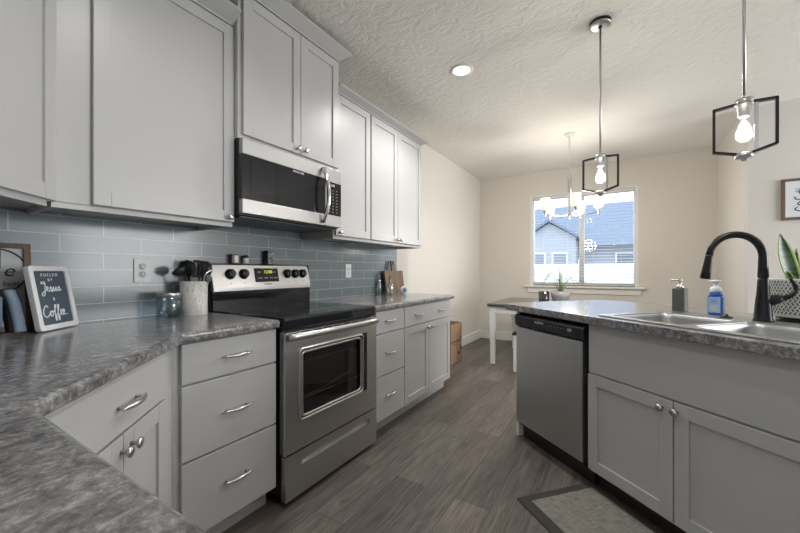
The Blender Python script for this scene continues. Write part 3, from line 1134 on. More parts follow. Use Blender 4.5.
# soap dispensers
dp = thing('soap_dispenser', 'grey square soap dispenser with chrome pump on the sink deck', 'dispenser', pen(.040, .640, CT), PA + .15)
MB().box(-.031, .031, -.024, .024, 0, .134).done('bottle', 'grey_pump', dp, bevel=.004)
mb = MB()
mb.lathe([(.017, .134), (.017, .150), (.012, .153), (.007, .156), (.007, .176), (.012, .178), (.012, .186), (0, .188)], n=18)
mb.tube([(0, 0, .183), (-.022, 0, .184), (-.042, 0, .180), (-.046, 0, .174)], .0045, 8)
mb.done('pump', 'chrome', dp)
sb = thing('foaming_soap_bottle', 'blue foaming hand soap bottle with white pump near the faucet', 'bottle', pen(.215, .645, CT), PA + .25)
mb = MB()
mb.box(-.032, .032, -.025, .025, 0, .108, bev=.012)
mb.lathe([(.028, .104), (.027, .115), (.022, .124), (.021, .127)], n=20)
mb.done('bottle', 'blue_soap', sb)
lb = MB().box(-.025, .025, -.0275, -.0248, .016, .098).done('label_sticker', 'label', sb, bevel=.0008)
MB().box(-.014, .014, -.0283, -.027, .026, .052).done('picture_mark', 'lime', lb)
lettering('soap', .018, 'ink', lb, (0, -.0290, .076), (PI / 2, 0, 0)) if False else None
for zz, wv in ((.082, .016), (.074, .012), (.066, .018)):
    MB().box(-wv, wv, -.0283, -.027, zz, zz + .002).done('print_line', 'slateblue', lb)
mb = MB()
mb.lathe([(.0225, .124), (.0240, .128), (.0240, .144), (.019, .150), (.011, .154), (.011, .176), (.021, .178), (.021, .186), (.006, .188), (0, .188)], n=20)
mb.box(-.030, -.004, -.010, .010, .176, .186, bev=.003)
mb.done('pump', 'white_plastic', sb)
st = MB().lathe([(.026, 0), (.026, .004), (.012, .007), (.006, .012), (.006, .018), (0, .019)], n=20).done('sink_stopper', 'black_metal', None)
st.location = pen(.325, .530, CT + .0065)
tag(st, 'small dark sink stopper lying on the sink rim', 'stopper')

# ribbed planter and snake plant
PLR = .145
pp = thing('ribbed_planter', 'sage and white ribbed planter standing behind the faucet', 'planter', pen(.505, .805, CT), PA)
mb = MB()
mb.lathe([(PLR * .96, .022), (PLR, .03), (PLR, .195), (PLR + .003, .20), (PLR - .008, .20), (PLR - .010, .15), (0, .15)], n=72, cap=False)
mb.lathe([(0, .022), (PLR * .96, .022)], n=72, cap=False)
pb = mb.done('pot', 'planter', pp)
mb = MB()
nr = 11
for rI in range(nr):
    for cI in range(58):
        a_ = 2 * PI * (cI + .5 * (rI % 2)) / 58
        z_ = .042 + rI * .0142
        rt_ = Matrix.Rotation(a_, 4, 'Z') @ Matrix.Translation((PLR, 0, z_)) @ Matrix.Rotation(.45 if rI % 2 else -.45, 4, 'X')
        mb.box(-.002, .0015, -.0024, .0024, -.0064, .0064, rot=rt_)
mb.done('ribs', 'planter_groove', pb)
MB().lathe([(PLR * .80, 0), (PLR * .80, .022)], n=40).done('foot_ring', 'dark_wood', pp)  # coloured dark for the shadow gap below the raised pot
MB().lathe([(PLR - .011, .150), (PLR - .011, .158), (0, .165)], n=40).done('soil', 'soil', pp)
sp = thing('snake_plant', 'green snake plant with broad pointed leaves growing in the ribbed planter', 'plant', pen(.505, .805, CT + .166), 0)


def leaf(parent, base, tip, w, bend, mats=('leaf', 'leaf_edge'), n=12, name='leaf', facing=None):
    base, tip = Vector(base), Vector(tip)
    ax = (tip - base)
    sd = ax.cross(Vector(facing or (0.53, -0.85, 0))).normalized()
    nm = sd.cross(ax).normalized()
    mb = MB()
    rows = []
    for i in range(n + 1):
        t = i / n
        ww = w * (0.55 + 1.2 * t - 1.75 * t ** 2.6) if t < 1 else 0.0006
        ww = max(ww, .0008)
        c_ = base + ax * t + nm * bend * math.sin(PI * t * .9)
        rows.append([c_ - sd * ww + nm * ww * .25, c_ - sd * ww * .78 + nm * ww * .12, c_, c_ + sd * ww * .78 + nm * ww * .12, c_ + sd * ww + nm * ww * .25])
    vs = [[mb.bm.verts.new(p) for p in r] for r in rows]
    for a_, b_ in zip(vs, vs[1:]):
        for j in range(4):
            f = mb.bm.faces.new((a_[j], a_[j + 1], b_[j + 1], b_[j])); f.smooth = True
            f.material_index = 1 if j in (0, 3) else 0
    o = mb.done(name, mats, parent)
    md = o.modifiers.new('thick', 'SOLIDIFY'); md.thickness = .003
    return o


rt3, fw3 = rtv, fwv
L_ = [(-.105, .0, .245, .046, -.16), (-.055, .03, .12, .046, .02), (-.05, .05, .18, .036, .09), (.0, .0, .20, .040, .06), (-.065, -.05, .085, .042, .06), (.06, .04, .17, .040, .12), (.02, -.06, .10, .044, .05), (-.12, -.01, .07, .024, -.10)]
for x, y, h, wd, dx in L_:
    bs = rt3 * x * .7 + fw3 * y
    tp = rt3 * (x * .7 + dx * .45) + fw3 * (y * 1.3) + Vector((0, 0, h))
    leaf(sp, bs, tp, wd, .012 * (1 if x > 0 else -1), facing=tuple(-fw3))

# ------------------------------------------------------------------ pendants
pd = thing('pendant_lamp', 'black hexagonal frame pendant nearer the window with bare glowing bulb', 'lamp', (-0.104, 2.563, CEIL - .001), math.radians(-8), 'pendants over the peninsula')
mb = MB()
mb.lathe([(.062, -.001), (.062, -.018), (.058, -.024), (.012, -.024), (.012, -.034), (0, -.034)], n=32)
cn = mb.done('canopy', 'black_metal', pd)
MB().lathe([(.0625, -.019), (.0600, -.026), (.05, -.029), (.013, -.030)], n=32).done('canopy_plate', 'nickel', cn)
zt_, zb_ = -.850, -1.088
MB().cyl((0, 0, -.030), (0, 0, zt_), .0062, n=12).done('rod', 'nickel', pd)


def bar(mb, a, b, wd=.020, th=.010):
    a, b = Vector(a), Vector(b)
    L = (b - a).length
    x = (b - a).normalized()
    y = Vector((0, 1, 0))
    z = x.cross(y)
    m_ = Matrix((x, y, z)).transposed().to_4x4()
    mb.box(-.003, L + .003, -wd / 2, wd / 2, -th / 2, th / 2, rot=Matrix.Translation(a) @ m_)


mb = MB()
hw = .097
pts = [(0, 0, zt_ - .006), (hw, 0, zt_ - .014), (hw, 0, zb_ + .037), (0, 0, zb_ + .006), (-hw, 0, zb_ + .037), (-hw, 0, zt_ - .014)]
for i in range(6):
    bar(mb, pts[i], pts[(i + 1) % 6])
mb.done('hexagon_frame', 'black_metal', pd)
mb = MB()
mb.lathe([(.010, zt_ + .012), (.030, zt_ + .008), (.031, zt_ - .014), (.022, zt_ - .016), (.021, zt_ - .066), (.017, zt_ - .070), (.0, zt_ - .070)], n=24)
mb.done('socket', 'nickel', pd)
mb = MB()
mb.box(.030, .044, -.006, .006, zb_ + .006, zt_ - .01)
mb.done('side_strap', 'chrome', pd, bevel=.001)
mb = MB()
mb.lathe([(0, zb_ - .018), (.010, zb_ - .016), (.010, zb_ - .010), (.028, zb_ - .006), (.031, zb_ + .004), (.026, zb_ + .016), (0, zb_ + .018)], n=24)
mb.done('bottom_hub', 'nickel', pd)
zz = zt_ - .070
mb = MB()
mb.lathe([(.013, zz), (.014, zz - .012), (.022, zz - .035), (.0315, zz - .068), (.0300, zz - .088), (.019, zz - .103), (0, zz - .108)], n=24, cap=False)
bu = mb.done('bulb', 'bulb_glass', pd)
mb = MB()
mb.lathe([(.006, zz - .012), (.016, zz - .035), (.0265, zz - .066), (.0255, zz - .086), (.015, zz - .099), (0, zz - .103)], n=16)
mb.done('filament', 'filament', bu)
pd2 = copy_tree(pd)
pd2.location = (0.454, 2.066, CEIL - .001)
pd2['label'] = 'black hexagonal frame pendant hanging above the sink and faucet'
for i, loc in enumerate(((-0.104, 2.563, CEIL - .967), (0.454, 2.066, CEIL - .967))):
    l = bpy.data.lights.new('pendant_light', 'POINT'); l.energy = 20; l.color = (1, .92, .80); l.shadow_soft_size = .03
    lo = bpy.data.objects.new('pendant_light', l); COL.objects.link(lo); lo.location = loc

# chandelier over the dining table
ch = thing('chandelier', 'pale five-arm chandelier with frosted glass shades over the dining table', 'chandelier', (-0.49, 4.473, CEIL), 0)
MB().lathe([(.064, -.001), (.064, -.012), (.045, -.024), (.010, -.030), (.008, -.04), (0, -.04)], n=28).done('canopy', 'cream_metal', ch)
mb = MB()
z = -.036
i = 0
while z > -.46:
    pts = []
    for q in range(12):
        a_ = 2 * PI * q / 12
        x_, zz_ = .008 * math.cos(a_), .017 * math.sin(a_)
        pts.append((x_, 0, z - .014 + zz_) if i % 2 == 0 else (0, x_, z - .014 + zz_))
    mb.tube(pts, .0024, 6, closed=True)
    z -= .026
    i += 1
mb.done('chain', 'cream_metal', ch)
mb = MB()
pts = [(.020 * math.cos(2 * PI * q / 16), 0, -.485 + .020 * math.sin(2 * PI * q / 16)) for q in range(16)]
mb.tube(pts, .0035, 8, closed=True)
mb.lathe([(.010, -.505), (.022, -.515), (.022, -.70), (.016, -.71), (.016, -.90), (.026, -.915), (.026, -.935), (.012, -.95), (.009, -.975), (0, -.985)], n=20)
mb.done('stem', 'nickel', ch)
base_ang = math.atan2(-4.473, .49)
for q in range(5):
    a_ = base_ang + math.radians(12 + 72 * q)
    u_ = Vector((math.cos(a_), math.sin(a_), 0))
    RA = .292
    ar = MB().tube(smooth_path([u_ * .02 + Vector((0, 0, -.925)), u_ * .10 + Vector((0, 0, -.945)), u_ * .22 + Vector((0, 0, -.935)), u_ * RA + Vector((0, 0, -.91))]), .006, 8).done('arm', 'nickel', ch)
    c_ = u_ * RA
    MB().lathe([(0, -.955), (.008, -.95), (.008, -.925), (.016, -.915), (.024, -.885), (.020, -.88), (0, -.88)], c_, n=16).done('shade_holder', 'nickel', ar)
    MB().lathe([(.024, -.885), (.044, -.870), (.053, -.82), (.053, -.745), (.050, -.745), (.050, -.82), (.041, -.867), (.0, -.878)], c_, n=24, cap=False).done('lamp_shade', 'shade_glass', ar)
for dz, en, sz in ((.62, 11, .05), (1.10, 26, .12)):
    l = bpy.data.lights.new('chandelier_light', 'POINT'); l.energy = en; l.color = (1, .93, .82); l.shadow_soft_size = sz
    lo = bpy.data.objects.new('chandelier_light', l); COL.objects.link(lo); lo.location = (-0.49, 4.473, CEIL - dz)

# recessed downlight
rl = thing('recessed_downlight', 'round white recessed downlight glowing in the textured ceiling', 'light', (-1.054, 2.599, CEIL), 0)
MB().lathe([(.092, 0), (.092, -.004), (.070, -.010), (.062, -.004), (.062, 0)], n=36, cap=False).done('trim_ring', 'white', rl)
MB().lathe([(.063, -.002), (.050, -.004), (0, -.005)], n=36, cap=False).done('lens', 'can_lens', rl)
for loc, e in (((-1.054, 2.599, CEIL - .03), 16), ((-0.75, 0.75, CEIL - .03), 6), ((0.35, 1.0, CEIL - .03), 5)):  # the last two stand for unseen cans and have no fixture
    l = bpy.data.lights.new('downlight', 'SPOT'); l.energy = e * 4; l.spot_size = math.radians(150); l.spot_blend = .6
    l.shadow_soft_size = .06; l.color = (1, .975, .94)
    lo = bpy.data.objects.new('downlight', l); COL.objects.link(lo); lo.location = loc

# ------------------------------------------------------------------ dining corner
tb = thing('dining_table', 'white dining table with grey-brown top below the window', 'table', (-0.63, 4.83, 0), 0)
hx, hy = .76, .58
MB().box(-hx, hx, -hy, hy, .728, .758).done('tabletop', ['tabletop'], tb, bevel=.003)
MB().box(-hx - .001, hx + .001, -hy - .001, hy + .001, .722, .740).done('edge_band', 'dark_wood', tb)
mb = MB()
mb.box(-hx + .05, hx - .05, -hy + .035, -hy + .055, .64, .727).box(-hx + .05, hx - .05, hy - .055, hy - .035, .64, .727)
mb.box(-hx + .035, -hx + .055, -hy + .05, hy - .05, .64, .727).box(hx - .055, hx - .035, -hy + .05, hy - .05, .64, .727)
mb.done('apron', 'white', tb)
for sx in (-1, 1):
    for sy in (-1, 1):
        mb = MB()
        cx_, cy_ = sx * (hx - .055), sy * (hy - .055)
        a_ = [(cx_ - .035, cy_ - .035), (cx_ + .035, cy_ - .035), (cx_ + .035, cy_ + .035), (cx_ - .035, cy_ + .035)]
        lo_ = [mb.bm.verts.new((cx_ + (x - cx_) * .68, cy_ + (y - cy_) * .68, .008)) for x, y in a_]
        mi_ = [mb.bm.verts.new((x, y, .60)) for x, y in a_]
        hi_ = [mb.bm.verts.new((x, y, .727)) for x, y in a_]
        for P, Q in ((lo_, mi_), (mi_, hi_)):
            for i in range(4):
                mb.bm.faces.new((P[i], P[(i + 1) % 4], Q[(i + 1) % 4], Q[i]))
        mb.bm.faces.new(lo_); mb.bm.faces.new(hi_)
        lg = mb.done('leg', 'white', tb, bevel=.003)
        MB().box(cx_ - .018, cx_ + .018, cy_ - .018, cy_ + .018, 0, .009).done('glide', 'black', lg)
bn = thing('dining_bench', 'white bench with dark seat tucked along the dining table', 'bench', (-0.50, 4.24, 0), 0)
MB().box(-.54, .54, -.17, .17, .425, .455).done('seat', 'dark_wood', bn, bevel=.003)
MB().box(-.48, .48, -.12, .12, .36, .424).done('apron', 'white', bn)
for sx in (-1, 1):
    for sy in (-1, 1):
        mb = MB()
        x_, y_ = sx * .505, sy * .135
        mb.box(x_ - .025, x_ + .025, y_ - .025, y_ + .025, .008, .424).box(x_ - .02, x_ + .02, y_ - .02, y_ + .02, 0, .01, 1)
        mb.done('leg', ['white', 'black'], bn, bevel=.002)

# plant and tumbler on the dining table
tp = thing('spider_plant', 'airy spider plant with arching leaves in grey bowl on dining table', 'plant', (-0.62, 4.72, .758), 0)
MB().lathe([(.06, 0), (.085, .02), (.105, .085), (.108, .150), (.100, .150), (.098, .13), (0, .125)], n=28).done('pot', 'greyceramic', tp)
rnd = random.Random(3)
for i in range(17):
    a_ = 2 * PI * i / 17 + rnd.uniform(-.15, .15)
    u_ = Vector((math.cos(a_), math.sin(a_), 0))
    rch, h = rnd.uniform(.20, .34), rnd.uniform(.12, .25)
    if i % 6 == 0:
        rch, h = .10, .32
    P = smooth_path([u_ * .015 + Vector((0, 0, .13)), u_ * rch * .3 + Vector((0, 0, .13 + h * .75)), u_ * rch * .7 + Vector((0, 0, .13 + h)), u_ * rch + Vector((0, 0, .13 + h * (.45 if i % 6 else 1.1)))], 5)
    n_ = len(P)
    MB().tube(P, [.0075 * (1 - .85 * (j / (n_ - 1)) ** 1.5) for j in range(n_)], 6, flat=(1, .3)).done('leaf', 'spider_leaf', tp)
MB().tube([(0, 0, .12), (0, 0, .25), (.005, 0, .38)], [.016, .013, .012], 8).done('stalk', 'spider_leaf', tp)
cg = MB().lathe([(.055, 0), (.060, .005), (.062, .145), (.058, .145), (.056, .010), (0, .010)], n=28, cap=False).done('tumbler', 'smoke_glass', None)
cg.location = (-0.80, 4.66, .758)
tag(cg, 'dark smoked glass tumbler beside the spider plant', 'tumbler')

# cardboard box against the wall past the base cabinets
bx = thing('cardboard_box', 'brown open cardboard box on the floor against the left wall', 'box', (-1.895, 4.125, 0), 0)
mb = MB()
hx, hy, hz = .148, .18, .495
mb.box(-hx, hx, -hy, hy, 0, .006)
for a in ((-hx, -hx + .006, -hy, hy), (hx - .006, hx, -hy, hy), (-hx, hx, -hy, -hy + .006), (-hx, hx, hy - .006, hy)):
    mb.box(a[0], a[1], a[2], a[3], 0, hz)
bb = mb.done('box_wall', 'card', bx)
MB().box(hx - .001, hx + .0012, -hy + .01, hy - .03, .262, .285).done('tape', 'card_in', bb)
MB().box(-hx + .01, hx - .008, -hy + .008, hy - .008, hz - .05, hz - .04).done('inner_flap', 'card_in', bx)
for y0, y1, z0, z1 in ((.05, .13, .10, .13), (.13, .165, .14, .19), (.135, .165, .29, .32), (-.10, -.03, .235, .245)):
    MB().box(hx - .001, hx + .0008, y0, y1, z0, z1).done('printed_mark', 'ink', bb)

# floor mat in front of the sink
fm = thing('kitchen_mat', 'woven grey-beige kitchen mat with dark border before the sink', 'mat', pen(.36, -.172), PA + math.radians(-1))
MB().box(-.40, .40, -.245, .225, 0, .007).done('border', 'twine', fm, bevel=.002)
MB().box(-.355, .355, -.19, .190, .0065, .009).done('woven_centre', 'mat_weave', fm)

# ------------------------------------------------------------------ left worktop objects
# marbled crock with utensils
UX, UY = -1.962, 1.022
cr = MB().lathe([(.064, 0), (.066, .004), (.0665, .180), (.0605, .180), (.060, .012), (0, .012)], n=40, cap=False).done('utensil_crock', 'marble', None)
cr.location = (UX, UY, CT)
tag(cr, 'white marbled ceramic crock full of black utensils beside the range', 'crock')
gU = 'black utensils in the crock'


def utensil(name, label, lean, spin, head, handle_m='black', L=.215):
    e = thing(name, label, 'utensil', (UX + lean[0] * .25, UY + lean[1] * .25, CT + .016), 0, gU)
    top = Vector((lean[0], lean[1], L))
    MB().tube([(0, 0, 0), top * .6, top], [.006, .0055, .005], 8).done('handle', handle_m, e)
    ax = top.normalized()
    mtx = Matrix.Translation(top) @ Vector((0, 0, 1)).rotation_difference(ax).to_matrix().to_4x4() @ Matrix.Rotation(spin, 4, 'Z')
    mb = MB()
    if head == 'spoon':
        n = 10
        rows = []
        for i in range(n + 1):
            t = i / n
            wd = .035 * math.sqrt(max(0.0, 1 - (2 * t - 1) ** 2)) + .003
            rows.append([mb.bm.verts.new((wd * s_, -.012 * math.sin(PI * t) * (1 - s_ * s_), .09 * t - .005)) for s_ in (-1, -.6, 0, .6, 1)])
        for a_, b_ in zip(rows, rows[1:]):
            for j in range(4):
                mb.bm.faces.new((a_[j], a_[j + 1], b_[j + 1], b_[j]))
        th = .003
    elif head == 'turner':
        for i in range(5):
            x = -.036 + i * .016
            mb.box(x, x + .009, -.002, .002, .012, .080)
        mb.box(-.037, .037, -.002, .002, -.002, .014).box(-.037, .037, -.002, .002, .078, .092)
        th = 0
    elif head == 'ladle':
        mb.lathe([(.0, -.026), (.020, -.020), (.033, -.006), (.036, .008), (.033, .008), (.018, -.016), (0, -.022)], (0, -.030, .02), (0, -.6, .8), 20, cap=False)
        th = 0
    else:
        mb.box(-.030, .030, -.003, .003, -.004, .085, bev=.0025)
        th = 0
    mb.xform(mtx)
    h = mb.done(head + '_head' if head != 'flat' else 'blade', handle_m, e, smooth=(head in ('spoon', 'ladle')))
    if th:
        md = h.modifiers.new('thick', 'SOLIDIFY'); md.thickness = th
    return e


utensil('ladle', 'black ladle leaning farthest left in the marbled crock', (.026, -.050), -1.2, 'ladle', L=.200)
utensil('serving_spoon', 'black round serving spoon standing centre-back in the crock', (-.038, -.004), 1.0, 'spoon', L=.195)
utensil('slotted_turner', 'black slotted turner upright between the spoons of the crock', (.02, .012), 1.2, 'turner', L=.185)
utensil('solid_spoon', 'black pointed spoon right of centre in the crock', (-.012, .045), 1.1, 'spoon', L=.19)
tg = thing('kitchen_tongs', 'grey metal-edged tongs hanging over the crock rim by the range', 'utensil', (UX + .024, UY + .014, CT + .016), 0, gU)
mb = MB()
mb.tube(smooth_path([(.008, -.01, 0), (.02, .012, .15), (.028, .022, .205), (.030, .058, .225)]), .005, 8)
mb.tube(smooth_path([(.008, .012, 0), (.022, .034, .15), (.030, .046, .19), (.030, .060, .222)]), .005, 8)
mb.done('tong_arms', 'nickel', tg)
MB().box(.018, .034, .02, .052, .160, .200, bev=.002).done('tong_grip', 'black', tg)

jr = thing('glass_jar', 'small clear glass jar with silver lid left of the crock', 'jar', (-1.945, .890, CT), 0)
MB().lathe([(.052, 0), (.056, .004), (.056, .100), (.052, .104), (.052, .100), (.053, .008), (0, .006)], n=36, cap=False).done('glass_body', 'jar_glass', jr)
MB().lathe([(.054, .100), (.0545, .124), (.052, .126), (0, .126)], n=36).done('lid', 'nickel', jr)

# chalkboard sign
sg = thing('letter_sign', 'small chalkboard sign in white frame with coffee lettering on the worktop', 'sign', (-1.905, .472, CT + .004), 0)
e_ = (Vector((-2.000, .559, 0)) - Vector((-1.830, .375, 0)))
ang = math.atan2(-e_.y, -e_.x) + PI     # local x runs to the right seen from the room
LEAN = math.radians(-10)
sgw, sgh = .101, .256
SM = Matrix.Rotation(math.atan2(e_.y, e_.x), 4, 'Z') @ Matrix.Rotation(LEAN, 4, 'X')
sg.matrix_basis = Matrix.Translation((-1.921, .479, CT + .0045)) @ SM


def framed(parent, hw, h, bw_, th, m_frame, m_panel, rad=.012, panel_name='panel', frame_name='frame'):
    mb = MB()
    mb.prism(rrect(-hw, hw, 0, h, rad), -th, 0, holes=[rrect(-hw + bw_, hw - bw_, bw_, h - bw_, .003, 2)])
    mb.xform(Matrix(((1, 0, 0, 0), (0, 0, -1, 0), (0, 1, 0, 0), (0, 0, 0, 1))))
    mb.done(frame_name, m_frame, parent, bevel=.0025)
    return MB().box(-hw + bw_ - .002, hw - bw_ + .002, th * .35, th * .8, bw_ - .002, h - bw_ + .002).done(panel_name, m_panel, parent)


pnl = framed(sg, sgw, sgh, .021, .020, 'white_plastic', 'slate', .014)
for tx, z_, s_ in (('F U E L E D', .219, .0180), ('B Y', .199, .0175), ('&', .121, .018)):
    lettering(tx, s_, 'chalk', pnl, (0, .0062, z_), (PI / 2, 0, 0))


def strokes(parent, paths, sc, off, mats='chalk', r=.0016, y=.0062, name='script_lettering'):
    mb = MB()
    for p in paths:
        pts = smooth_path([(off[0] + x * sc, y, off[1] + z * sc) for x, z in p], 5)
        mb.tube(pts, r, 6, flat=(1, 1))
    return mb.done(name, mats, parent)


J = [[(.9, 1.7), (.3, 1.55), (.25, 1.9), (.9, 1.95), (1.05, 1.6), (.85, .6), (.55, -.55), (.1, -.75), (-.05, -.35), (.6, .1), (1.2, .35), (1.65, .75), (1.45, 1.0), (1.25, .6), (1.5, .1), (1.9, .2),
      (2.3, .95), (2.5, .3), (2.2, .02), (2.65, .1), (3.0, .9), (2.95, .25), (3.2, .05), (3.6, .85), (3.55, .2), (3.9, .1), (4.3, .95), (4.5, .3), (4.15, .03), (4.9, .25)]]
strokes(pnl, J, .0205, (-.052, .152), r=.0019)
C_ = [[(1.1, 1.6), (.7, 1.95), (.1, 1.2), (.05, .4), (.5, 0), (1.1, .3), (1.5, .9), (1.35, .3), (1.65, .02), (1.95, .5), (1.7, .95), (2.2, .75)],
      [(2.2, .75), (2.75, 1.7), (2.55, 1.9), (2.4, .8), (2.3, -.6), (2.5, -.7), (2.6, .1), (3.0, .5), (3.4, 1.7), (3.2, 1.9), (3.05, .8), (2.95, -.6), (3.15, -.7), (3.25, .1), (3.6, .3), (3.95, .75), (3.75, 1.0), (3.6, .5), (3.85, .05), (4.2, .2), (4.5, .75), (4.3, 1.0), (4.15, .5), (4.4, .05), (4.85, .15)],
      [(5.1, .05), (5.15, .07)]]
strokes(pnl, C_, .0235, (-.064, .052), r=.0019)

# larger wooden-framed sign standing behind it
ws = thing('wood_framed_sign', 'white plank sign in brown wooden frame standing behind the chalkboard sign', 'sign', (0, 0, 0), 0)
ws.matrix_basis = Matrix.Translation((-1.985, .222, CT + .004)) @ Matrix.Rotation(PI / 2, 4, 'Z') @ Matrix.Rotation(math.radians(-8), 4, 'X')
mb = MB()
pnl = framed(ws, .19, .345, .020, .024, 'frame_wood', 'shiplap', .001)
for z_ in (.09, .16, .23):
    MB().box(-.168, .168, .0078, .0090, z_, z_ + .002).done('plank_groove', 'greyceramic', pnl)
mb = MB()
mb.tube([((.092 + .088 * math.cos(2 * PI * q / 40)), .0078, .235 + .088 * math.sin(2 * PI * q / 40)) for q in range(40)], .003, 6, closed=True)
mb.done('ring', 'ink', pnl)
lettering('e', .068, 'ink', pnl, (.128, .0076, .235), (PI / 2, 0, 0), shear=.25)
lettering('bust', .027, 'ink', pnl, (.134, .0076, .186), (PI / 2, 0, 0), shear=.1)
mb = MB()
for q in range(5):
    mb.tube(smooth_path([(.148, .0078, .10 - q * .018), (.158, .0078, .094 - q * .018), (.150, .0078, .088 - q * .018)], 4), .0016, 5)
mb.done('scroll_lettering', 'ink', pnl)

# slate blue coffee maker at the picture edge
cm = thing('coffee_maker', 'dark coffee maker with slate blue side at the left edge beside the signs', 'coffee maker', (-1.80, .275, CT), 0)
mb = MB()
mb.box(-.12, .045, -.17, .012, 0, .045, bev=.006)
mb.box(-.12, .01, -.17, -.005, .045, .345, bev=.01)
mb.box(-.12, .05, -.17, .012, .235, .345, bev=.012)
mb.done('body', 'black', cm)
mb = MB()
mb.tube(smooth_path([(.008, .034, .168), (.022, .044, .13), (.036, .052, .07), (.046, .056, .024)]), .019, 12, flat=(1, .55))
mb.done('side_panel', 'slateblue', cm)
mb = MB()
mb.tube(smooth_path([(-.022, .026, .168), (-.008, .034, .13), (.006, .042, .07), (.016, .046, .024)]), .020, 12, flat=(1, .75))
mb.done('side_frame', 'black', cm)
MB().box(.0, .046, -.10, .016, .046, .15, bev=.006).done('drip_tray', 'slateblue', cm)

# outlets on the tile
def outlet(label, y, z):
    o = thing('wall_outlet', label, 'outlet', (TILE, y, z), R90, 'outlets on the tiled backsplash')
    pl_ = MB().box(-.037, .037, -.006, 0, -.060, .060).done('cover_plate', 'white_plastic', o, bevel=.002)
    for s_ in (-1, 1):
        rc = MB().lathe([(.0165, .0), (.0165, .0025), (0, .0025)], (0, -.0055, s_ * .0195), (0, -1, 0), 20).done('receptacle', 'white_plastic', o)
        for x in (-.006, .006):
            MB().box(x - .0014, x + .0014, -.0088, -.0075, s_ * .0195 + .002, s_ * .0195 + .009).done('slot', 'slot', rc)
        MB().lathe([(.0026, 0), (.0026, .001), (0, .001)], (0, -.0078, s_ * .0195 - .008), (0, -1, 0), 10).done('slot', 'slot', rc)
    return o


outlet('white double outlet on the tiles left of the crock', .812, 1.162)
outlet('white double outlet on the tiles right of the range', 2.402, 1.160)

# spices on top of the range backguard
ZR = 1.2055
sx_ = -2.028
s1 = thing('spice_jar', 'brown and white spice pack left of the shaker on the range backguard', 'spice jar', (sx_, 1.298, ZR), 0)
MB().box(-.014, .014, -.024, .024, 0, .058, bev=.003).done('pack', 'pepper', s1)
MB().box(.0135, .0155, -.006, .020, .006, .05).done('pack_label', 'salt', s1)
s2 = thing('pepper_shaker', 'small white shaker with black lid on the range backguard', 'shaker', (sx_, 1.378, ZR), 0)
MB().lathe([(.018, 0), (.018, .036), (.016, .038)], n=20).done('body', 'salt', s2)
MB().lathe([(.019, .036), (.019, .046), (.010, .054), (0, .055)], n=20).done('lid', 'black', s2)
s3 = thing('decorative_tin', 'black tin with floral front standing on the range backguard', 'tin', (sx_, 1.555, ZR), .35)
MB().box(-.015, .015, -.038, .038, 0, .092, bev=.002).done('body', 'black', s3)
MB().box(.0145, .0160, -.036, .036, .002, .088).done('floral_front', 'floral', s3)

# cutting board, bottle and small items at the far end of the straight worktop
cb = thing('cutting_board', 'brown wooden cutting board with handle leaning on the wall end', 'cutting board', (0, 0, 0), 0)
cb.matrix_basis = Matrix.Translation((-1.962, 3.065, CT + .0050)) @ Matrix.Rotation(PI / 2, 4, 'Z') @ Matrix.Rotation(math.radians(-8), 4, 'X')
mb = MB()
hw, h = .172, .236
ol = [(-hw, 0), (hw, 0), (hw, h), (.036, h), (.030, h + .008), (.030, h + .105), (-.030, h + .105), (-.030, h + .008), (-.036, h), (-hw, h)]
hole = [(.014 * math.cos(2 * PI * q / 14), h + .075 + .016 * math.sin(2 * PI * q / 14)) for q in range(14)]
mb.prism(ol, -.018, 0, holes=[hole])
mb.xform(Matrix(((1, 0, 0, 0), (0, 0, -1, 0), (0, 1, 0, 0), (0, 0, 0, 1))))
mb.done('board', 'board_wood', cb, bevel=.003)
bt = thing('oil_bottle', 'slim clear glass bottle standing before the cutting board', 'bottle', (-1.875, 2.815, CT), 0)
MB().lathe([(.030, 0), (.033, .004), (.033, .085), (.026, .115), (.012, .135), (.011, .158), (.013, .160)], n=24).done('glass', 'bottle_glass', bt)
MB().lathe([(.009, .158), (.010, .175), (.004, .19), (0, .19)], n=14).done('pourer', 'board_wood', bt)
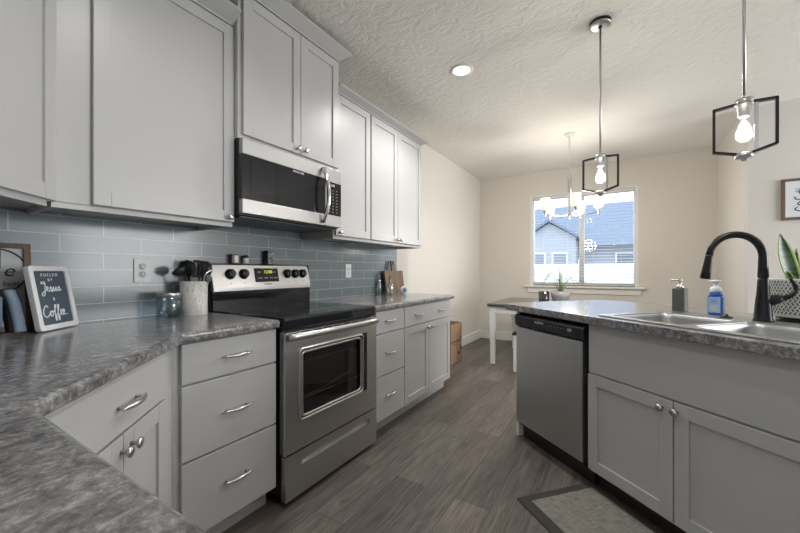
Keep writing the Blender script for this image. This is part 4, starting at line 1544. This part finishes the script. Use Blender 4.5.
bt2 = thing('oil_bottle', 'slim grey glass bottle against the tiles behind the clear bottle', 'bottle', (-2.018, 2.83, CT), 0)
MB().lathe([(.022, 0), (.025, .004), (.025, .10), (.010, .14), (.010, .175)], n=20).done('glass', 'bottle_glass', bt2)
MB().lathe([(.011, .170), (.011, .19), (0, .191)], n=14).done('stopper', 'greyceramic', bt2)
tm = thing('round_trinket', 'small round blue and white trinket leaning on the cutting board', 'trinket', (-1.885, 3.085, CT), 0)
MB().lathe([(.0, -.016), (.034, -.014), (.040, 0), (.034, .014), (0, .016)], (0, 0, .0405), (.93, -.35, .1), 26).done('rim', 'salt', tm)
MB().lathe([(.024, .012), (.026, .0165), (0, .018)], (0, 0, .0405), (.93, -.35, .1), 22).done('blue_face', 'sponge_blue', tm)

# framed print on the right wall past the corner
fp = thing('framed_print', 'wooden framed white print with dark script on the right wall', 'picture', (1.53, YR - .001, 1.62), 0)
fp.matrix_basis = Matrix.Translation((1.490, YR - .024, 1.630))
pnl = framed(fp, .215, .375, .022, .022, 'frame_wood', 'paper', .001, 'print_sheet')
S1 = [[(1.3, 1.7), (1.0, 2.0), (.4, 1.7), (.7, 1.25), (1.15, .9), (.8, .35), (.1, .4), (.0, .8)],
      [(1.6, .7), (1.9, .9), (1.7, .3), (2.1, .8), (2.2, .3), (2.6, .8), (2.6, .3), (3.1, .8), (3.1, .3), (3.5, .6)],
      [(1.2, -.2), (.8, .0), (.3, -.4), (.7, -.7), (1.0, -1.1), (.6, -1.6), (.0, -1.3), (.3, -.9)],
      [(1.5, -1.2), (1.9, -.9), (1.8, -1.5), (2.3, -1.0), (2.4, -1.6), (2.9, -1.0), (3.4, -1.3)]]
strokes(pnl, S1, .055, (-.128, .165), 'ink', r=.0042, y=.0070)
mb = MB()
for z_, x1 in ((.275, -.07), (.255, -.085)):
    for q in range(4):
        x = -.125 + q * .018
        mb.box(x, x + .011, .0068, .0085, z_, z_ + .009)
mb.done('small_lettering', 'greyceramic', pnl)
